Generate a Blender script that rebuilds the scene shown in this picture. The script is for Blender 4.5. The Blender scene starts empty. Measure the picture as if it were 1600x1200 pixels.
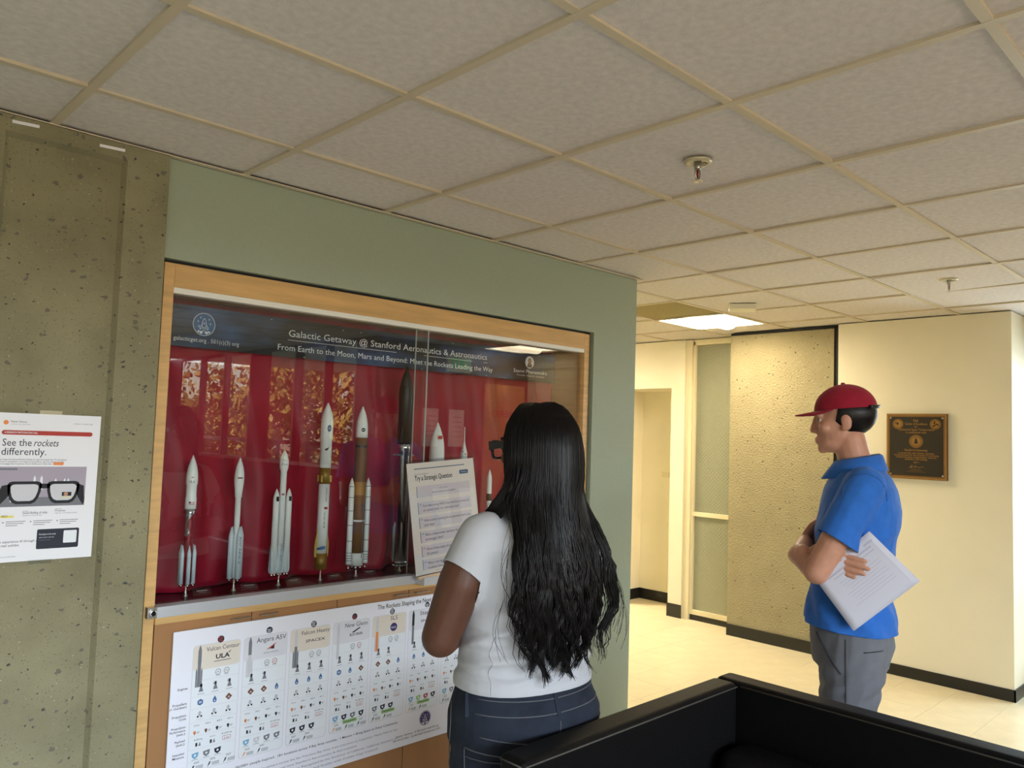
import bpy, bmesh, math, random
from mathutils import Vector, Matrix, noise
random.seed(7)
SC = bpy.context.scene
COL = SC.collection
R = math.radians

# ------------------------------------------------------------------ camera, sky, sun, window light, exposure
H = 2.46                                   # ceiling height
CAM = Vector((-0.5958, -2.3002, 1.5641))
YAW, PITCH, ROLL, FPX = 0.766146, 0.0642577, 0.0323354, 1224.59
fw = Vector((math.sin(YAW)*math.cos(PITCH), math.cos(YAW)*math.cos(PITCH), math.sin(PITCH)))
rt = Vector((math.cos(YAW), -math.sin(YAW), 0)); up = rt.cross(fw)
r2 = rt*math.cos(ROLL)+up*math.sin(ROLL); u2 = -rt*math.sin(ROLL)+up*math.cos(ROLL)
cd = bpy.data.cameras.new('camera'); cam = bpy.data.objects.new('camera', cd); COL.objects.link(cam)
cd.sensor_width = 36; cd.lens = 36*FPX/1600; cd.clip_start = 0.02
m3 = Matrix((r2, u2, -fw)).transposed()
cam.matrix_world = Matrix.Translation(CAM) @ m3.to_4x4()
SC.camera = cam

W = bpy.data.worlds.new('sky'); SC.world = W; W.use_nodes = True
wn = W.node_tree.nodes; wn.clear()
wo = wn.new('ShaderNodeOutputWorld'); wb = wn.new('ShaderNodeBackground'); ws = wn.new('ShaderNodeTexSky')
ws.sky_type = 'NISHITA'; ws.sun_disc = False; ws.sun_elevation = R(42); ws.sun_rotation = R(200)
wb.inputs['Strength'].default_value = 0.45
W.node_tree.links.new(ws.outputs[0], wb.inputs[0]); W.node_tree.links.new(wb.outputs[0], wo.inputs[0])

sd = bpy.data.lights.new('sun', 'SUN'); sun = bpy.data.objects.new('sun', sd); COL.objects.link(sun)
sd.energy = 30; sd.angle = R(0.6); sd.color = (1, .9, .72)
sun.rotation_euler = Vector((0.62, -0.2, -0.76)).to_track_quat('-Z', 'Y').to_euler()

def area(name, loc, direction, sx, sy, power, color):
    d = bpy.data.lights.new(name, 'AREA'); o = bpy.data.objects.new(name, d); COL.objects.link(o)
    d.shape = 'RECTANGLE'; d.size = sx; d.size_y = sy; d.energy = power; d.color = color
    o.location = loc; o.rotation_euler = Vector(direction).to_track_quat('-Z', 'Z').to_euler()
    return o
# the bright band of open sky that the rear lobby windows look out on
area('rear_sky_daylight', (-0.8, -9.2, 3.25), (0.0, 1, -0.12), 8.2, 2.2, 1380, (.74, .87, 1.0))
# daylight outside the glazed door at the corridor end
area('door_daylight', (6.7, -1.75, 1.7), (-1, .22, -0.1), 2.2, 2.2, 170, (.74, .87, 1.0))

SC.view_settings.view_transform = 'Standard'; SC.view_settings.look = 'None'
SC.view_settings.gamma = 1; SC.view_settings.exposure = 0.0
SC.view_settings.use_curve_mapping = False
SC.cycles.max_bounces = 10; SC.cycles.transparent_max_bounces = 16; SC.cycles.use_denoising = True
SC.cycles.sample_clamp_indirect = 6

# ------------------------------------------------------------------ materials
def s2l(c):
    return tuple(((v/255)/12.92 if v/255 <= .04045 else ((v/255+.055)/1.055)**2.4) for v in c)
MATS = {}
def mat(name, rgb, rough=.5, metal=0, spec=.5, emit=None, es=0, trans=0, coat=0, sheen=0, lin=False):
    m = bpy.data.materials.new(name); m.use_nodes = True
    b = m.node_tree.nodes['Principled BSDF']
    c = rgb if lin else s2l(rgb)
    b.inputs['Base Color'].default_value = (*c, 1); b.inputs['Roughness'].default_value = rough
    b.inputs['Metallic'].default_value = metal; b.inputs['Specular IOR Level'].default_value = spec
    if trans: b.inputs['Transmission Weight'].default_value = trans
    if coat: b.inputs['Coat Weight'].default_value = coat
    if sheen: b.inputs['Sheen Weight'].default_value = sheen
    if emit:
        b.inputs['Emission Color'].default_value = (*s2l(emit), 1); b.inputs['Emission Strength'].default_value = es
    MATS[name] = m
    return m
def nodes(m): return m.node_tree.nodes, m.node_tree.links, m.node_tree.nodes['Principled BSDF']
def noise_col(m, scale, amount, detail=3, bump=0, bscale=None, stretch=(1, 1, 1), dark=None):
    """vary the base colour by object-space noise and optionally add fine relief"""
    n, l, b = nodes(m)
    tc = n.new('ShaderNodeTexCoord'); mp = n.new('ShaderNodeMapping'); mp.inputs['Scale'].default_value = stretch
    l.new(tc.outputs['Object'], mp.inputs[0])
    t = n.new('ShaderNodeTexNoise'); t.inputs['Scale'].default_value = scale; t.inputs['Detail'].default_value = detail
    l.new(mp.outputs[0], t.inputs[0])
    base = b.inputs['Base Color'].default_value[:3]
    r = n.new('ShaderNodeValToRGB')
    lo = dark if dark else tuple(v*(1-amount) for v in base)
    r.color_ramp.elements[0].color = (*lo, 1); r.color_ramp.elements[1].color = (*[min(1, v*(1+amount*.6)) for v in base], 1)
    r.color_ramp.elements[0].position = .3; r.color_ramp.elements[1].position = .7
    l.new(t.outputs[0], r.inputs[0]); l.new(r.outputs[0], b.inputs['Base Color'])
    if bump:
        t2 = n.new('ShaderNodeTexNoise'); t2.inputs['Scale'].default_value = bscale or scale*4; t2.inputs['Detail'].default_value = 4
        l.new(mp.outputs[0], t2.inputs[0])
        bp = n.new('ShaderNodeBump'); bp.inputs['Strength'].default_value = bump; bp.inputs['Distance'].default_value = .003
        l.new(t2.outputs[0], bp.inputs['Height']); l.new(bp.outputs[0], b.inputs['Normal'])
    return r
def concrete(name, base, chips_scale, bump, mott=(.8, 1.15), dk=1.0, fine=130, tm=1.0, ps=0.0, dist=.004):
    m = mat(name, base, .85, spec=.25); n, l, b = nodes(m)
    tc = n.new('ShaderNodeTexCoord')
    t = n.new('ShaderNodeTexNoise'); t.inputs['Scale'].default_value = 5; t.inputs['Detail'].default_value = 6
    l.new(tc.outputs['Object'], t.inputs[0])
    bl = s2l(base)
    r = n.new('ShaderNodeValToRGB'); r.color_ramp.elements[0].position = .3; r.color_ramp.elements[1].position = .75
    r.color_ramp.elements[0].color = (*[v*mott[0] for v in bl], 1); r.color_ramp.elements[1].color = (*[v*mott[1] for v in bl], 1)
    l.new(t.outputs[0], r.inputs[0])
    last = r.outputs[0]
    for sc, thr, colr, k, prob in ((chips_scale, .17, (.075, .07, .06), 1, .74), (chips_scale*2.1, .15, (.09, .08, .065), 2, .66), (chips_scale*1.9, .12, (.50, .46, .37), 3, .74), (chips_scale*.8, .24, (.16, .14, .105), 4, .72), (chips_scale*4, .2, (.13, .115, .085), 5, .6)):
        # warped cell stones: only some cells carry a visible chip
        mp = n.new('ShaderNodeMapping'); mp.inputs['Location'].default_value = (k*3.1, k*1.7, k*2.3); mp.inputs['Scale'].default_value = (1, 1, 1.25)
        l.new(tc.outputs['Object'], mp.inputs[0])
        nz = n.new('ShaderNodeTexNoise'); nz.inputs['Scale'].default_value = sc*1.6; l.new(mp.outputs[0], nz.inputs[0])
        ad = n.new('ShaderNodeVectorMath'); ad.operation = 'MULTIPLY_ADD'
        ad.inputs[1].default_value = (.9/sc,)*3; l.new(nz.outputs['Color'], ad.inputs[0]); l.new(mp.outputs[0], ad.inputs[2])
        v = n.new('ShaderNodeTexVoronoi'); v.inputs['Scale'].default_value = sc; l.new(ad.outputs[0], v.inputs[0])
        lt = n.new('ShaderNodeMath'); lt.operation = 'LESS_THAN'; lt.inputs[1].default_value = thr*tm; l.new(v.outputs['Distance'], lt.inputs[0])
        sp = n.new('ShaderNodeSeparateColor'); l.new(v.outputs['Color'], sp.inputs[0])
        gt = n.new('ShaderNodeMath'); gt.operation = 'GREATER_THAN'; gt.inputs[1].default_value = prob+ps; l.new(sp.outputs[0], gt.inputs[0])
        mu = n.new('ShaderNodeMath'); mu.operation = 'MULTIPLY'; l.new(lt.outputs[0], mu.inputs[0]); l.new(gt.outputs[0], mu.inputs[1])
        mx = n.new('ShaderNodeMix'); mx.data_type = 'RGBA'; l.new(mu.outputs[0], mx.inputs['Factor'])
        l.new(last, mx.inputs[6]); mx.inputs[7].default_value = (*[v*(dk if k != 3 else 1) for v in colr], 1); last = mx.outputs[2]
    l.new(last, b.inputs['Base Color'])
    t2 = n.new('ShaderNodeTexNoise'); t2.inputs['Scale'].default_value = fine; t2.inputs['Detail'].default_value = 3
    l.new(tc.outputs['Object'], t2.inputs[0])
    bp = n.new('ShaderNodeBump'); bp.inputs['Strength'].default_value = bump; bp.inputs['Distance'].default_value = dist
    l.new(t2.outputs[0], bp.inputs['Height']); l.new(bp.outputs[0], b.inputs['Normal'])
    return m
def clear_glass(name, tint=(.97, .99, .98), rough=0.0, gain=1.0):
    m = bpy.data.materials.new(name); m.use_nodes = True; n = m.node_tree.nodes; l = m.node_tree.links; n.clear()
    o = n.new('ShaderNodeOutputMaterial'); mx = n.new('ShaderNodeMixShader'); tr = n.new('ShaderNodeBsdfTransparent'); gl = n.new('ShaderNodeBsdfGlossy')
    # Schlick reflectance from the viewing angle, the same from both faces of the sheet
    lw = n.new('ShaderNodeLayerWeight'); lw.inputs[0].default_value = .5
    pw = n.new('ShaderNodeMath'); pw.operation = 'POWER'; pw.inputs[1].default_value = 5; l.new(lw.outputs['Facing'], pw.inputs[0])
    fr = n.new('ShaderNodeMath'); fr.operation = 'MULTIPLY_ADD'; fr.inputs[1].default_value = .955; fr.inputs[2].default_value = .045; l.new(pw.outputs[0], fr.inputs[0])
    tr.inputs[0].default_value = (*tint, 1); gl.inputs['Roughness'].default_value = rough; gl.inputs[0].default_value = (gain, gain, gain, 1)
    l.new(fr.outputs[0], mx.inputs[0]); l.new(tr.outputs[0], mx.inputs[1]); l.new(gl.outputs[0], mx.inputs[2]); l.new(mx.outputs[0], o.inputs[0])
    MATS[name] = m
    return m

M_GREEN = mat('sage_green_paint', (160, 170, 150), .55, spec=.3)
noise_col(M_GREEN, 60, .03, bump=.05, bscale=300)
M_CREAM = mat('cream_paint', (236, 227, 200), .5, spec=.3); noise_col(M_CREAM, 3, .03, bump=.04, bscale=200)
M_WHITEWALL = mat('pale_lobby_paint', (190, 176, 150), .6)
M_CONC = concrete('exposed_aggregate_concrete', (142, 136, 108), 40, .35)
M_CONC2 = concrete('sandblasted_concrete', (156, 146, 114), 40, 1.0, (.93, 1.06), .6, 80, .92, .06, .012)
M_BASE = mat('black_rubber_baseboard', (20, 20, 20), .35)
M_BLACK = mat('black_gap', (14, 13, 12), .7)
M_TILE = mat('acoustic_tile', (224, 216, 210), .95, spec=.1)
noise_col(M_TILE, 45, .10, detail=8, bump=.5, bscale=260)
M_TILE2 = mat('dark_tan_tile', (150, 138, 100), .9, spec=.1); noise_col(M_TILE2, 45, .08, detail=6)  # one darker tan tile, slightly mottled
M_TEE = mat('ceiling_tee', (208, 194, 168), .5)
M_DECK = mat('plenum_dark', (30, 28, 25), .9)
M_FLOORT = mat('vinyl_tile', (230, 218, 184), .22, spec=.5); noise_col(M_FLOORT, 9, .05, detail=6)
M_JOINT = mat('floor_joint', (168, 152, 112), .5)
M_WOOD = mat('maple', (214, 172, 112), .42, spec=.4); noise_col(M_WOOD, 7, .16, detail=5, bump=.05, stretch=(1, 1, 8))
M_WOODH = mat('maple_horizontal', (214, 172, 112), .42, spec=.4); noise_col(M_WOODH, 7, .16, detail=5, bump=.05, stretch=(.5, 1, 5))
M_DOORW = mat('maple_door', (170, 124, 82), .45, spec=.3); noise_col(M_DOORW, 7, .12, detail=5, stretch=(1, 1, .12))
M_WOODD = mat('maple_inside', (170, 130, 80), .5); noise_col(M_WOODD, 7, .16, detail=5, stretch=(1, 1, 8))
M_ALU = mat('brushed_aluminium', (205, 207, 212), .35, metal=.35)
M_WHITETRK = mat('white_track', (236, 234, 226), .4)
M_CHROME = mat('chrome', (225, 226, 230), .12, metal=1)
M_STEEL = mat('satin_steel', (190, 186, 176), .3, metal=.9)
M_BLKBASE = mat('black_case_base', (16, 15, 16), .18)
M_VELVET = mat('crimson_cloth', (150, 8, 40), .5, sheen=.05, spec=.35); noise_col(M_VELVET, 5, .2, detail=3)
M_GLASS = clear_glass('case_glass', gain=1.25)
M_GLASSEDGE = mat('glass_edge', (196, 205, 205), .2, trans=.3)
M_ACRYL = clear_glass('clear_acrylic', (.93, .95, .96))
M_PAPER = mat('white_paper', (238, 238, 244), .7, spec=.2)
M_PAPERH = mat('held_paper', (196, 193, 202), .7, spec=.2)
M_PAPERW = mat('warm_paper', (240, 226, 214), .6, spec=.25)
M_LEATHER = mat('black_leather', (11, 10, 10), .52, spec=.14)
noise_col(M_LEATHER, 30, .1, bump=.35, bscale=420)
M_STITCH = mat('leather_thread', (70, 66, 60), .7)

# ------------------------------------------------------------------ mesh helpers
class MB:
    def __init__(s): s.v = []; s.f = []; s.mi = []; s.sm = []
    def add(s, vs, fs, mi=0, smooth=False):
        o = len(s.v); s.v += [tuple(x) for x in vs]
        for f in fs: s.f.append([o+i for i in f]); s.mi.append(mi); s.sm.append(smooth)
        return s
    def box(s, a, b, mi=0):
        x0, y0, z0 = [min(p, q) for p, q in zip(a, b)]; x1, y1, z1 = [max(p, q) for p, q in zip(a, b)]
        return s.add([(x0,y0,z0),(x1,y0,z0),(x1,y1,z0),(x0,y1,z0),(x0,y0,z1),(x1,y0,z1),(x1,y1,z1),(x0,y1,z1)],
                     [(0,3,2,1),(4,5,6,7),(0,1,5,4),(1,2,6,5),(2,3,7,6),(3,0,4,7)], mi)
    def lathe(s, prof, n=20, c=(0,0), mi=0, smooth=True, mats=None):
        """prof: list of (z, r); mats: per-segment material index"""
        o = len(s.v); k = len(prof)
        for z, r in prof:
            for i in range(n):
                a = 2*math.pi*i/n; s.v.append((c[0]+r*math.cos(a), c[1]+r*math.sin(a), z))
        for j in range(k-1):
            for i in range(n):
                i2 = (i+1) % n
                s.f.append([o+j*n+i, o+j*n+i2, o+(j+1)*n+i2, o+(j+1)*n+i]); s.mi.append(mats[j] if mats else mi); s.sm.append(smooth)
        s.f.append([o+i for i in range(n)][::-1]); s.mi.append(mats[0] if mats else mi); s.sm.append(False)
        s.f.append([o+(k-1)*n+i for i in range(n)]); s.mi.append(mats[-1] if mats else mi); s.sm.append(False)
        return s
    def tube(s, pts, rad, n=8, mi=0, cap=True, smooth=True):
        pts = [Vector(p) for p in pts]; k = len(pts)
        rad = rad if isinstance(rad, (list, tuple)) else [rad]*k
        o = len(s.v); ref = None
        for j, p in enumerate(pts):
            t = (pts[min(j+1, k-1)]-pts[max(j-1, 0)]).normalized()
            if ref is None: ref = Vector((0, 0, 1)) if abs(t.z) < .9 else Vector((1, 0, 0))
            a = (ref - t*ref.dot(t)).normalized(); ref = a; b = t.cross(a)
            for i in range(n):
                g = 2*math.pi*i/n; s.v.append(tuple(p+(a*math.cos(g)+b*math.sin(g))*rad[j]))
        for j in range(k-1):
            for i in range(n):
                i2 = (i+1) % n; s.f.append([o+j*n+i, o+j*n+i2, o+(j+1)*n+i2, o+(j+1)*n+i]); s.mi.append(mi); s.sm.append(smooth)
        if cap:
            s.f.append([o+i for i in range(n)][::-1]); s.f.append([o+(k-1)*n+i for i in range(n)]); s.mi += [mi, mi]; s.sm += [False, False]
        return s
    def prism(s, poly, z0, z1, mi=0, axis='z'):
        """extrude a 2D polygon; axis y: poly is (x,z) extruded along y"""
        n = len(poly)
        def pt(p, h): return (p[0], p[1], h) if axis == 'z' else ((p[0], h, p[1]) if axis == 'y' else (h, p[0], p[1]))
        vs = [pt(p, z0) for p in poly]+[pt(p, z1) for p in poly]
        fs = [list(range(n))[::-1], list(range(n, 2*n))]+[[i, (i+1) % n, n+(i+1) % n, n+i] for i in range(n)]
        return s.add(vs, fs, mi)
    def mesh(s, name, mats):
        me = bpy.data.meshes.new(name); me.from_pydata(s.v, [], s.f)
        for m in (mats if isinstance(mats, (list, tuple)) else [mats]): me.materials.append(m)
        me.polygons.foreach_set('material_index', s.mi); me.polygons.foreach_set('use_smooth', s.sm)
        me.update(); return me
    def build(s, name, mats, parent=None, loc=None, bevel=0, fix=False):
        me = s.mesh(name, mats)
        if fix:
            bm = bmesh.new(); bm.from_mesh(me); bmesh.ops.recalc_face_normals(bm, faces=bm.faces); bm.to_mesh(me); bm.free()
        o = bpy.data.objects.new(name, me); COL.objects.link(o)
        if parent: o.parent = parent
        if loc: o.location = loc
        if bevel:
            b = o.modifiers.new('bevel', 'BEVEL'); b.width = bevel; b.segments = 2; b.limit_method = 'ANGLE'
        return o
def box(name, a, b, m, parent=None, bevel=0): return MB().box(a, b).build(name, m, parent, bevel=bevel)
def tag(o, label=None, cat=None, group=None, kind=None):
    if label: o['label'] = label
    if cat: o['category'] = cat
    if group: o['group'] = group
    if kind: o['kind'] = kind
    return o
def thing(name, label, cat, loc=(0, 0, 0), rz=0, group=None):
    o = bpy.data.objects.new(name, None); COL.objects.link(o); o.location = loc; o.rotation_euler = (0, 0, rz)
    o.empty_display_size = .1
    return tag(o, label, cat, group)
def struct(o, label=None): return tag(o, label, kind='structure')

# ------------------------------------------------------------------ flat print (lettering, posters)
_tc = {}
def text2d(s, bold=0, shear=0):
    key = (s, bold, shear)
    if key in _tc: return _tc[key]
    c = bpy.data.curves.new('t', 'FONT'); c.body = s; c.size = 1; c.resolution_u = 2; c.shear = shear; c.offset = bold
    o = bpy.data.objects.new('t', c); me = o.to_mesh()
    vs = [(v.co.x, v.co.y) for v in me.vertices]; fs = [tuple(p.vertices) for p in me.polygons]
    o.to_mesh_clear(); bpy.data.objects.remove(o); bpy.data.curves.remove(c)
    x0 = min([v[0] for v in vs] or [0]); x1 = max([v[0] for v in vs] or [1])
    _tc[key] = (vs, fs, x0, x1); return _tc[key]
class Print:
    """flat ink on a sheet that faces -Y; u to the right, v up, each layer a hair above the last"""
    def __init__(s, mats, eps=.00012): s.mb = MB(); s.mats = mats; s.eps = eps; s.map = None
    def put(s, vs, fs, mi, lay):
        if s.map: vs = [s.map(*v) for v in vs]
        s.mb.add([(u, -lay*s.eps, v) for u, v in vs], fs, mi); return s
    def rect(s, x0, y0, x1, y1, mi, lay=1): return s.put([(x0,y0),(x1,y0),(x1,y1),(x0,y1)], [(0,1,2,3)], mi, lay)
    def rrect(s, x0, y0, x1, y1, r, mi, lay=1):
        p = []
        for cx, cy, a in ((x1-r, y1-r, 0), (x0+r, y1-r, 90), (x0+r, y0+r, 180), (x1-r, y0+r, 270)):
            p += [(cx+r*math.cos(R(a+t)), cy+r*math.sin(R(a+t))) for t in (0, 30, 60, 90)]
        return s.put(p, [list(range(len(p)))], mi, lay)
    def disc(s, x, y, r, mi, lay=1, n=24, ry=None):
        ry = ry or r
        return s.put([(x+r*math.cos(2*math.pi*i/n), y+ry*math.sin(2*math.pi*i/n)) for i in range(n)], [list(range(n))], mi, lay)
    def ring(s, x, y, r, w, mi, lay=1, n=28):
        vs = [(x+q*math.cos(2*math.pi*i/n), y+q*math.sin(2*math.pi*i/n)) for q in (r, r-w) for i in range(n)]
        return s.put(vs, [(i, (i+1) % n, n+(i+1) % n, n+i) for i in range(n)], mi, lay)
    def poly(s, pts, mi, lay=1): return s.put(pts, [list(range(len(pts)))], mi, lay)
    def line(s, x0, y0, x1, y1, w, mi, lay=1):
        d = Vector((x1-x0, y1-y0)); n = Vector((-d.y, d.x)).normalized()*w/2
        return s.put([(x0+n.x,y0+n.y),(x0-n.x,y0-n.y),(x1-n.x,y1-n.y),(x1+n.x,y1+n.y)], [(0,1,2,3)], mi, lay)
    def text(s, t, x, y, size, mi, lay=2, align='l', width=None, rot=0, bold=0, shear=0):
        vs, fs, x0, x1 = text2d(t, bold, shear)
        sx = size
        if width: sx = width/max(1e-6, x1-x0)
        w = (x1-x0)*sx; off = {'l': 0, 'c': -w/2, 'r': -w}[align]
        ca, sa = math.cos(rot), math.sin(rot)
        pts = []
        for a, b in vs:
            px, py = (a-x0)*sx+off, b*size
            pts.append((x+px*ca-py*sa, y+px*sa+py*ca))
        return s.put(pts, fs, mi, lay)
    def build(s, name, parent, loc=(0, 0, 0)): return s.mb.build(name, s.mats, parent, loc)
I_BLACK = mat('ink_black', (28, 28, 34), .7); I_NAVY = mat('ink_navy', (24, 30, 48), .6); I_WHITE = mat('ink_white', (232, 236, 242), .6)
I_GREY = mat('ink_grey', (120, 122, 130), .7); I_LGREY = mat('ink_pale_grey', (206, 206, 212), .7); I_BEIGE = mat('ink_beige', (226, 216, 204), .7)
I_RED = mat('ink_red', (178, 60, 52), .7); I_BLUE = mat('ink_blue', (56, 104, 158), .7); I_ORANGE = mat('ink_orange', (236, 140, 80), .7)
I_YELLOW = mat('ink_yellow', (236, 220, 110), .7); I_GREEN = mat('ink_green', (150, 190, 120), .7); I_BROWN = mat('ink_brown', (110, 62, 40), .7)
I_PURPLE = mat('ink_purple', (62, 48, 110), .7); I_SKIN = mat('ink_skin', (190, 140, 110), .7); I_MAUVE = mat('ink_mauve', (170, 160, 175), .7)
I_LBLUE = mat('ink_light_blue', (120, 170, 205), .7); I_SLATE = mat('ink_slate', (60, 92, 122), .7)
INK = [I_BLACK, I_NAVY, I_WHITE, I_GREY, I_LGREY, I_BEIGE, I_RED, I_BLUE, I_ORANGE, I_YELLOW, I_GREEN, I_BROWN, I_PURPLE, I_SKIN, I_MAUVE, I_LBLUE, I_SLATE]
BK, NV, WH, GR, LG, BE, RD, BL, OR, YE, GN, BN, PU, SK, MV, LB, SL = range(17)

# ------------------------------------------------------------------ floor
T = .3048
slab = struct(MB().box((-4.1, -5.1, -.12), (7.2, 5, -.004)).box((2.3, -8.4, -.12), (3.72, -5.1, -.004)).build('floor', M_JOINT))
tile_me = MB().box((.0006, .0006, -.004), (T-.0006, T-.0006, 0)).mesh('tile', M_FLOORT)
rest = MB()
for i in range(-14, 24):
    for j in range(-27, 16):
        x, y = i*T, j*T
        if 2.4 < x < 5.5 and -2.2 < y < 2.5:
            o = bpy.data.objects.new('tile', tile_me); COL.objects.link(o); o.parent = slab; o.location = (x, y, 0)
        elif x < 6.9 and (y > -5.1 or x > 2.3): rest.box((x+.0006, y+.0006, -.004), (x+T-.0006, y+T-.0006, 0))
M_FLOORL = mat('lobby_vinyl_tile', (190, 184, 170), .25); noise_col(M_FLOORL, 9, .05, detail=6)
tag(rest.build('tile_field', M_FLOORL, slab), kind='stuff')

# ------------------------------------------------------------------ ceiling: dark deck, lay-in tiles, tees
A = .6096
deck = struct(MB().box((-4.1, -5.1, H+.12), (5.9, 4.4, H+.2)).box((2.3, -8.4, H+.12), (3.75, -5.1, H+.2)).build('ceiling', M_DECK))
ZT = H+.007
FIX = {(7, -2): 'l', (8, 4): 'l', (7, -6): 'l'}          # cells that hold a light fitting
def cell_ok(x0, y0, x1, y1):
    return True
ctile = MB().box((.004, .004, 0), (A-.004, A-.004, .015)).mesh('ceiling_tile', M_TILE)
ctile2 = MB().box((.004, .004, 0), (A-.004, A-.004, .015)).mesh('ceiling_tile', M_TILE2)
rest = MB()
for i in range(-7, 10):
    for j in range(-8, 14):              # cell spans x i..i+1, y -j-1 .. -j
        x0, x1, y0, y1 = i*A, (i+1)*A, -(j+1)*A, -j*A
        jj = j
        if (y1 < -5.0 and x1 < 2.3) or x0 < -4.1 or x1 > 6.2 or y0 < -8.4 or y1 > 4.4: continue
        key = (i, j)
        if key in ((7, -2), (8, 4), (7, -6)): continue
        if i < 4 and y0 > .36: continue                # behind the display wall
        inview = -2 <= i <= 8 and -5 <= j <= 4
        if i < 5 and y1 > .382 and x0 < 2.9:            # cut row along the display wall
            me = MB().box((.004, .004, 0), (A-.004, .372-y0, .015)).mesh('ceiling_tile', M_TILE)
            o = bpy.data.objects.new('ceiling_tile', me)
        elif not inview:
            rest.box((x0+.004, y0+.004, ZT), (x1-.004, y1-.004, ZT+.015)); continue
        else:
            o = bpy.data.objects.new('ceiling_tile', ctile2 if key == (6, -2) else ctile)
        COL.objects.link(o); o.parent = deck
        rr = random.Random(i*31+j)
        o.location = (x0+rr.uniform(-.003, .003), y0+rr.uniform(-.003, .003), ZT+rr.uniform(0, .002))
        o.rotation_euler = (rr.uniform(-.004, .004), rr.uniform(-.004, .004), 0)
        if key == (6, 1): o.location.y -= .022; o.rotation_euler = (-.02, 0, 0)
tag(rest.build('ceiling_tile_field', M_TILE, deck), kind='stuff')
w = .012
for i in range(-6, 11):
    x = i*A
    y1 = .382 if x < 2.9 else 4.3
    box('ceiling_tee', (x-w, -5.0 if x < 2.4 else (-8.2 if x < 3.6 else -3.1), H), (x+w, y1, H+.03), M_TEE, deck)
for j in range(-7, 14):
    y = -j*A
    x0 = (2.4 if y < -5 else -4) if y < .38 else 2.94
    box('ceiling_tee', (x0, y-w, H+.0006), (5.9 if y > -3.1 else 3.6, y+w, H+.03), M_TEE, deck)
box('wall_angle', (-4, .355, H-.004), (2.96, .382, H-.0005), M_TEE, deck)

# ------------------------------------------------------------------ display wall and concrete pillar
WY = .382
wl = struct(MB().box((.345, WY, 2.118), (2.94, .75, H-.004)).box((2.578, WY, 0), (2.94, .75, 2.118)).box((2.84, .75, 0), (2.94, 4.3, H)).build('wall_left', M_GREEN))
box('gap_shade', (.352, .412, 2.108), (2.578, .44, 2.118), M_BLACK, wl); box('gap_shade', (2.562, .412, .0), (2.578, .44, 2.118), M_BLACK, wl)  # black strips stand in for the shadow in the gap round the frame
box('plenum_edge', (.345, WY-.004, H-.004), (2.94, WY+.05, H+.03), M_BLACK, wl)
PF, PR = .357, .378
mb = MB()
X0, X1, Z0, Z1 = -.27, .345, 0, H-.006
a, b, c, d = -.125, .213, .12, 2.405
s = .012
def fr(x, z, y=PF): return (x, y, z)
mb.add([fr(X0, Z0), fr(X1, Z0), fr(X1, Z1), fr(X0, Z1), fr(a, c), fr(b, c), fr(b, d), fr(a, d)], [(0,1,5,4),(1,2,6,5),(2,3,7,6),(3,0,4,7)])
mb.add([fr(a, c), fr(b, c), fr(b, d), fr(a, d), fr(a+s, c+s, PR), fr(b-s, c+s, PR), fr(b-s, d-s, PR), fr(a+s, d-s, PR)], [(0,1,5,4),(1,2,6,5),(2,3,7,6),(3,0,4,7),(4,5,6,7)])
mb.add([fr(X1, Z0), fr(X1, Z0, .75), fr(X1, Z1, .75), fr(X1, Z1), fr(X0, Z0), fr(X0, Z0, .75), fr(X0, Z1, .75), fr(X0, Z1)], [(0,1,2,3),(7,6,5,4),(3,2,6,7)])
pil = struct(mb.build('wall_pillar_left', M_CONC, fix=True))
for x, z, l, t in ((-.075, 2.437, .07, -.06), (.165, 2.432, .075, -.05)):
    o = MB().box((-l/2, -.0012, -.0045), (l/2, 0, .0045)).build('tape_strip', M_PAPER, pil, (x, PF, z)); o.rotation_euler = (0, t, 0)
struct(box('wall_lobby', (-4.1, WY, 0), (-.27, .75, H), M_GREEN))
struct(box('wall_side', (-4.1, -5.1, 0), (-4, WY, H), M_WHITEWALL))

# ------------------------------------------------------------------ hallway end
wb_ = struct(box('wall_back', (5.165, -.917, 0), (5.75, .20, H), M_CREAM))
struct(box('baseboard_back', (5.157, -.925, .0), (5.165, .20, .075), M_BASE)); struct(box('baseboard_return', (5.157, -.925, 0), (5.64, -.917, .075), M_BASE))
p2 = struct(box('wall_pillar_back', (5.2, .25, 0), (5.5, 1.115, 2.438), M_CONC2)); 
box('pillar_gap', (5.212, .2, 0), (5.5, .25, H), M_BLACK, p2); box('pillar_gap', (5.206, .25, 2.438), (5.5, 1.115, H), M_BLACK, p2)
struct(box('baseboard_pillar', (5.19, .25, 0), (5.2, 1.115, .09), M_BASE))
win = struct(box('window_1', (5.46, 1.115, 0), (5.5, 1.66, H), mat('grey_behind_glass', (120, 118, 96), .8)))  # plain grey backing behind the patterned panes
M_FRAME = mat('cream_frame', (226, 214, 178), .4)
for n_, q0, q1 in (('window_frame', (5.385, 1.605, 0), (5.46, 1.67, H)), ('window_frame', (5.40, 1.58, .05), (5.455, 1.605, 2.44)), ('window_frame', (5.40, 1.115, 2.41), (5.46, 1.605, H)),
                   ('window_frame', (5.40, 1.115, .90), (5.455, 1.58, .937)), ('window_frame', (5.40, 1.115, .05), (5.455, 1.58, .09)), ('window_frame', (5.40, 1.115, .09), (5.43, 1.128, 2.41))):
    box(n_, q0, q1, M_FRAME, win, bevel=.002)
box('window_kick', (5.41, 1.115, 0), (5.45, 1.605, .05), M_BASE, win)
M_PATT = mat('patterned_glass', (138, 138, 116), .12, spec=.9); n, l, b_ = nodes(M_PATT)
tc = n.new('ShaderNodeTexCoord'); hts = []
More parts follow.
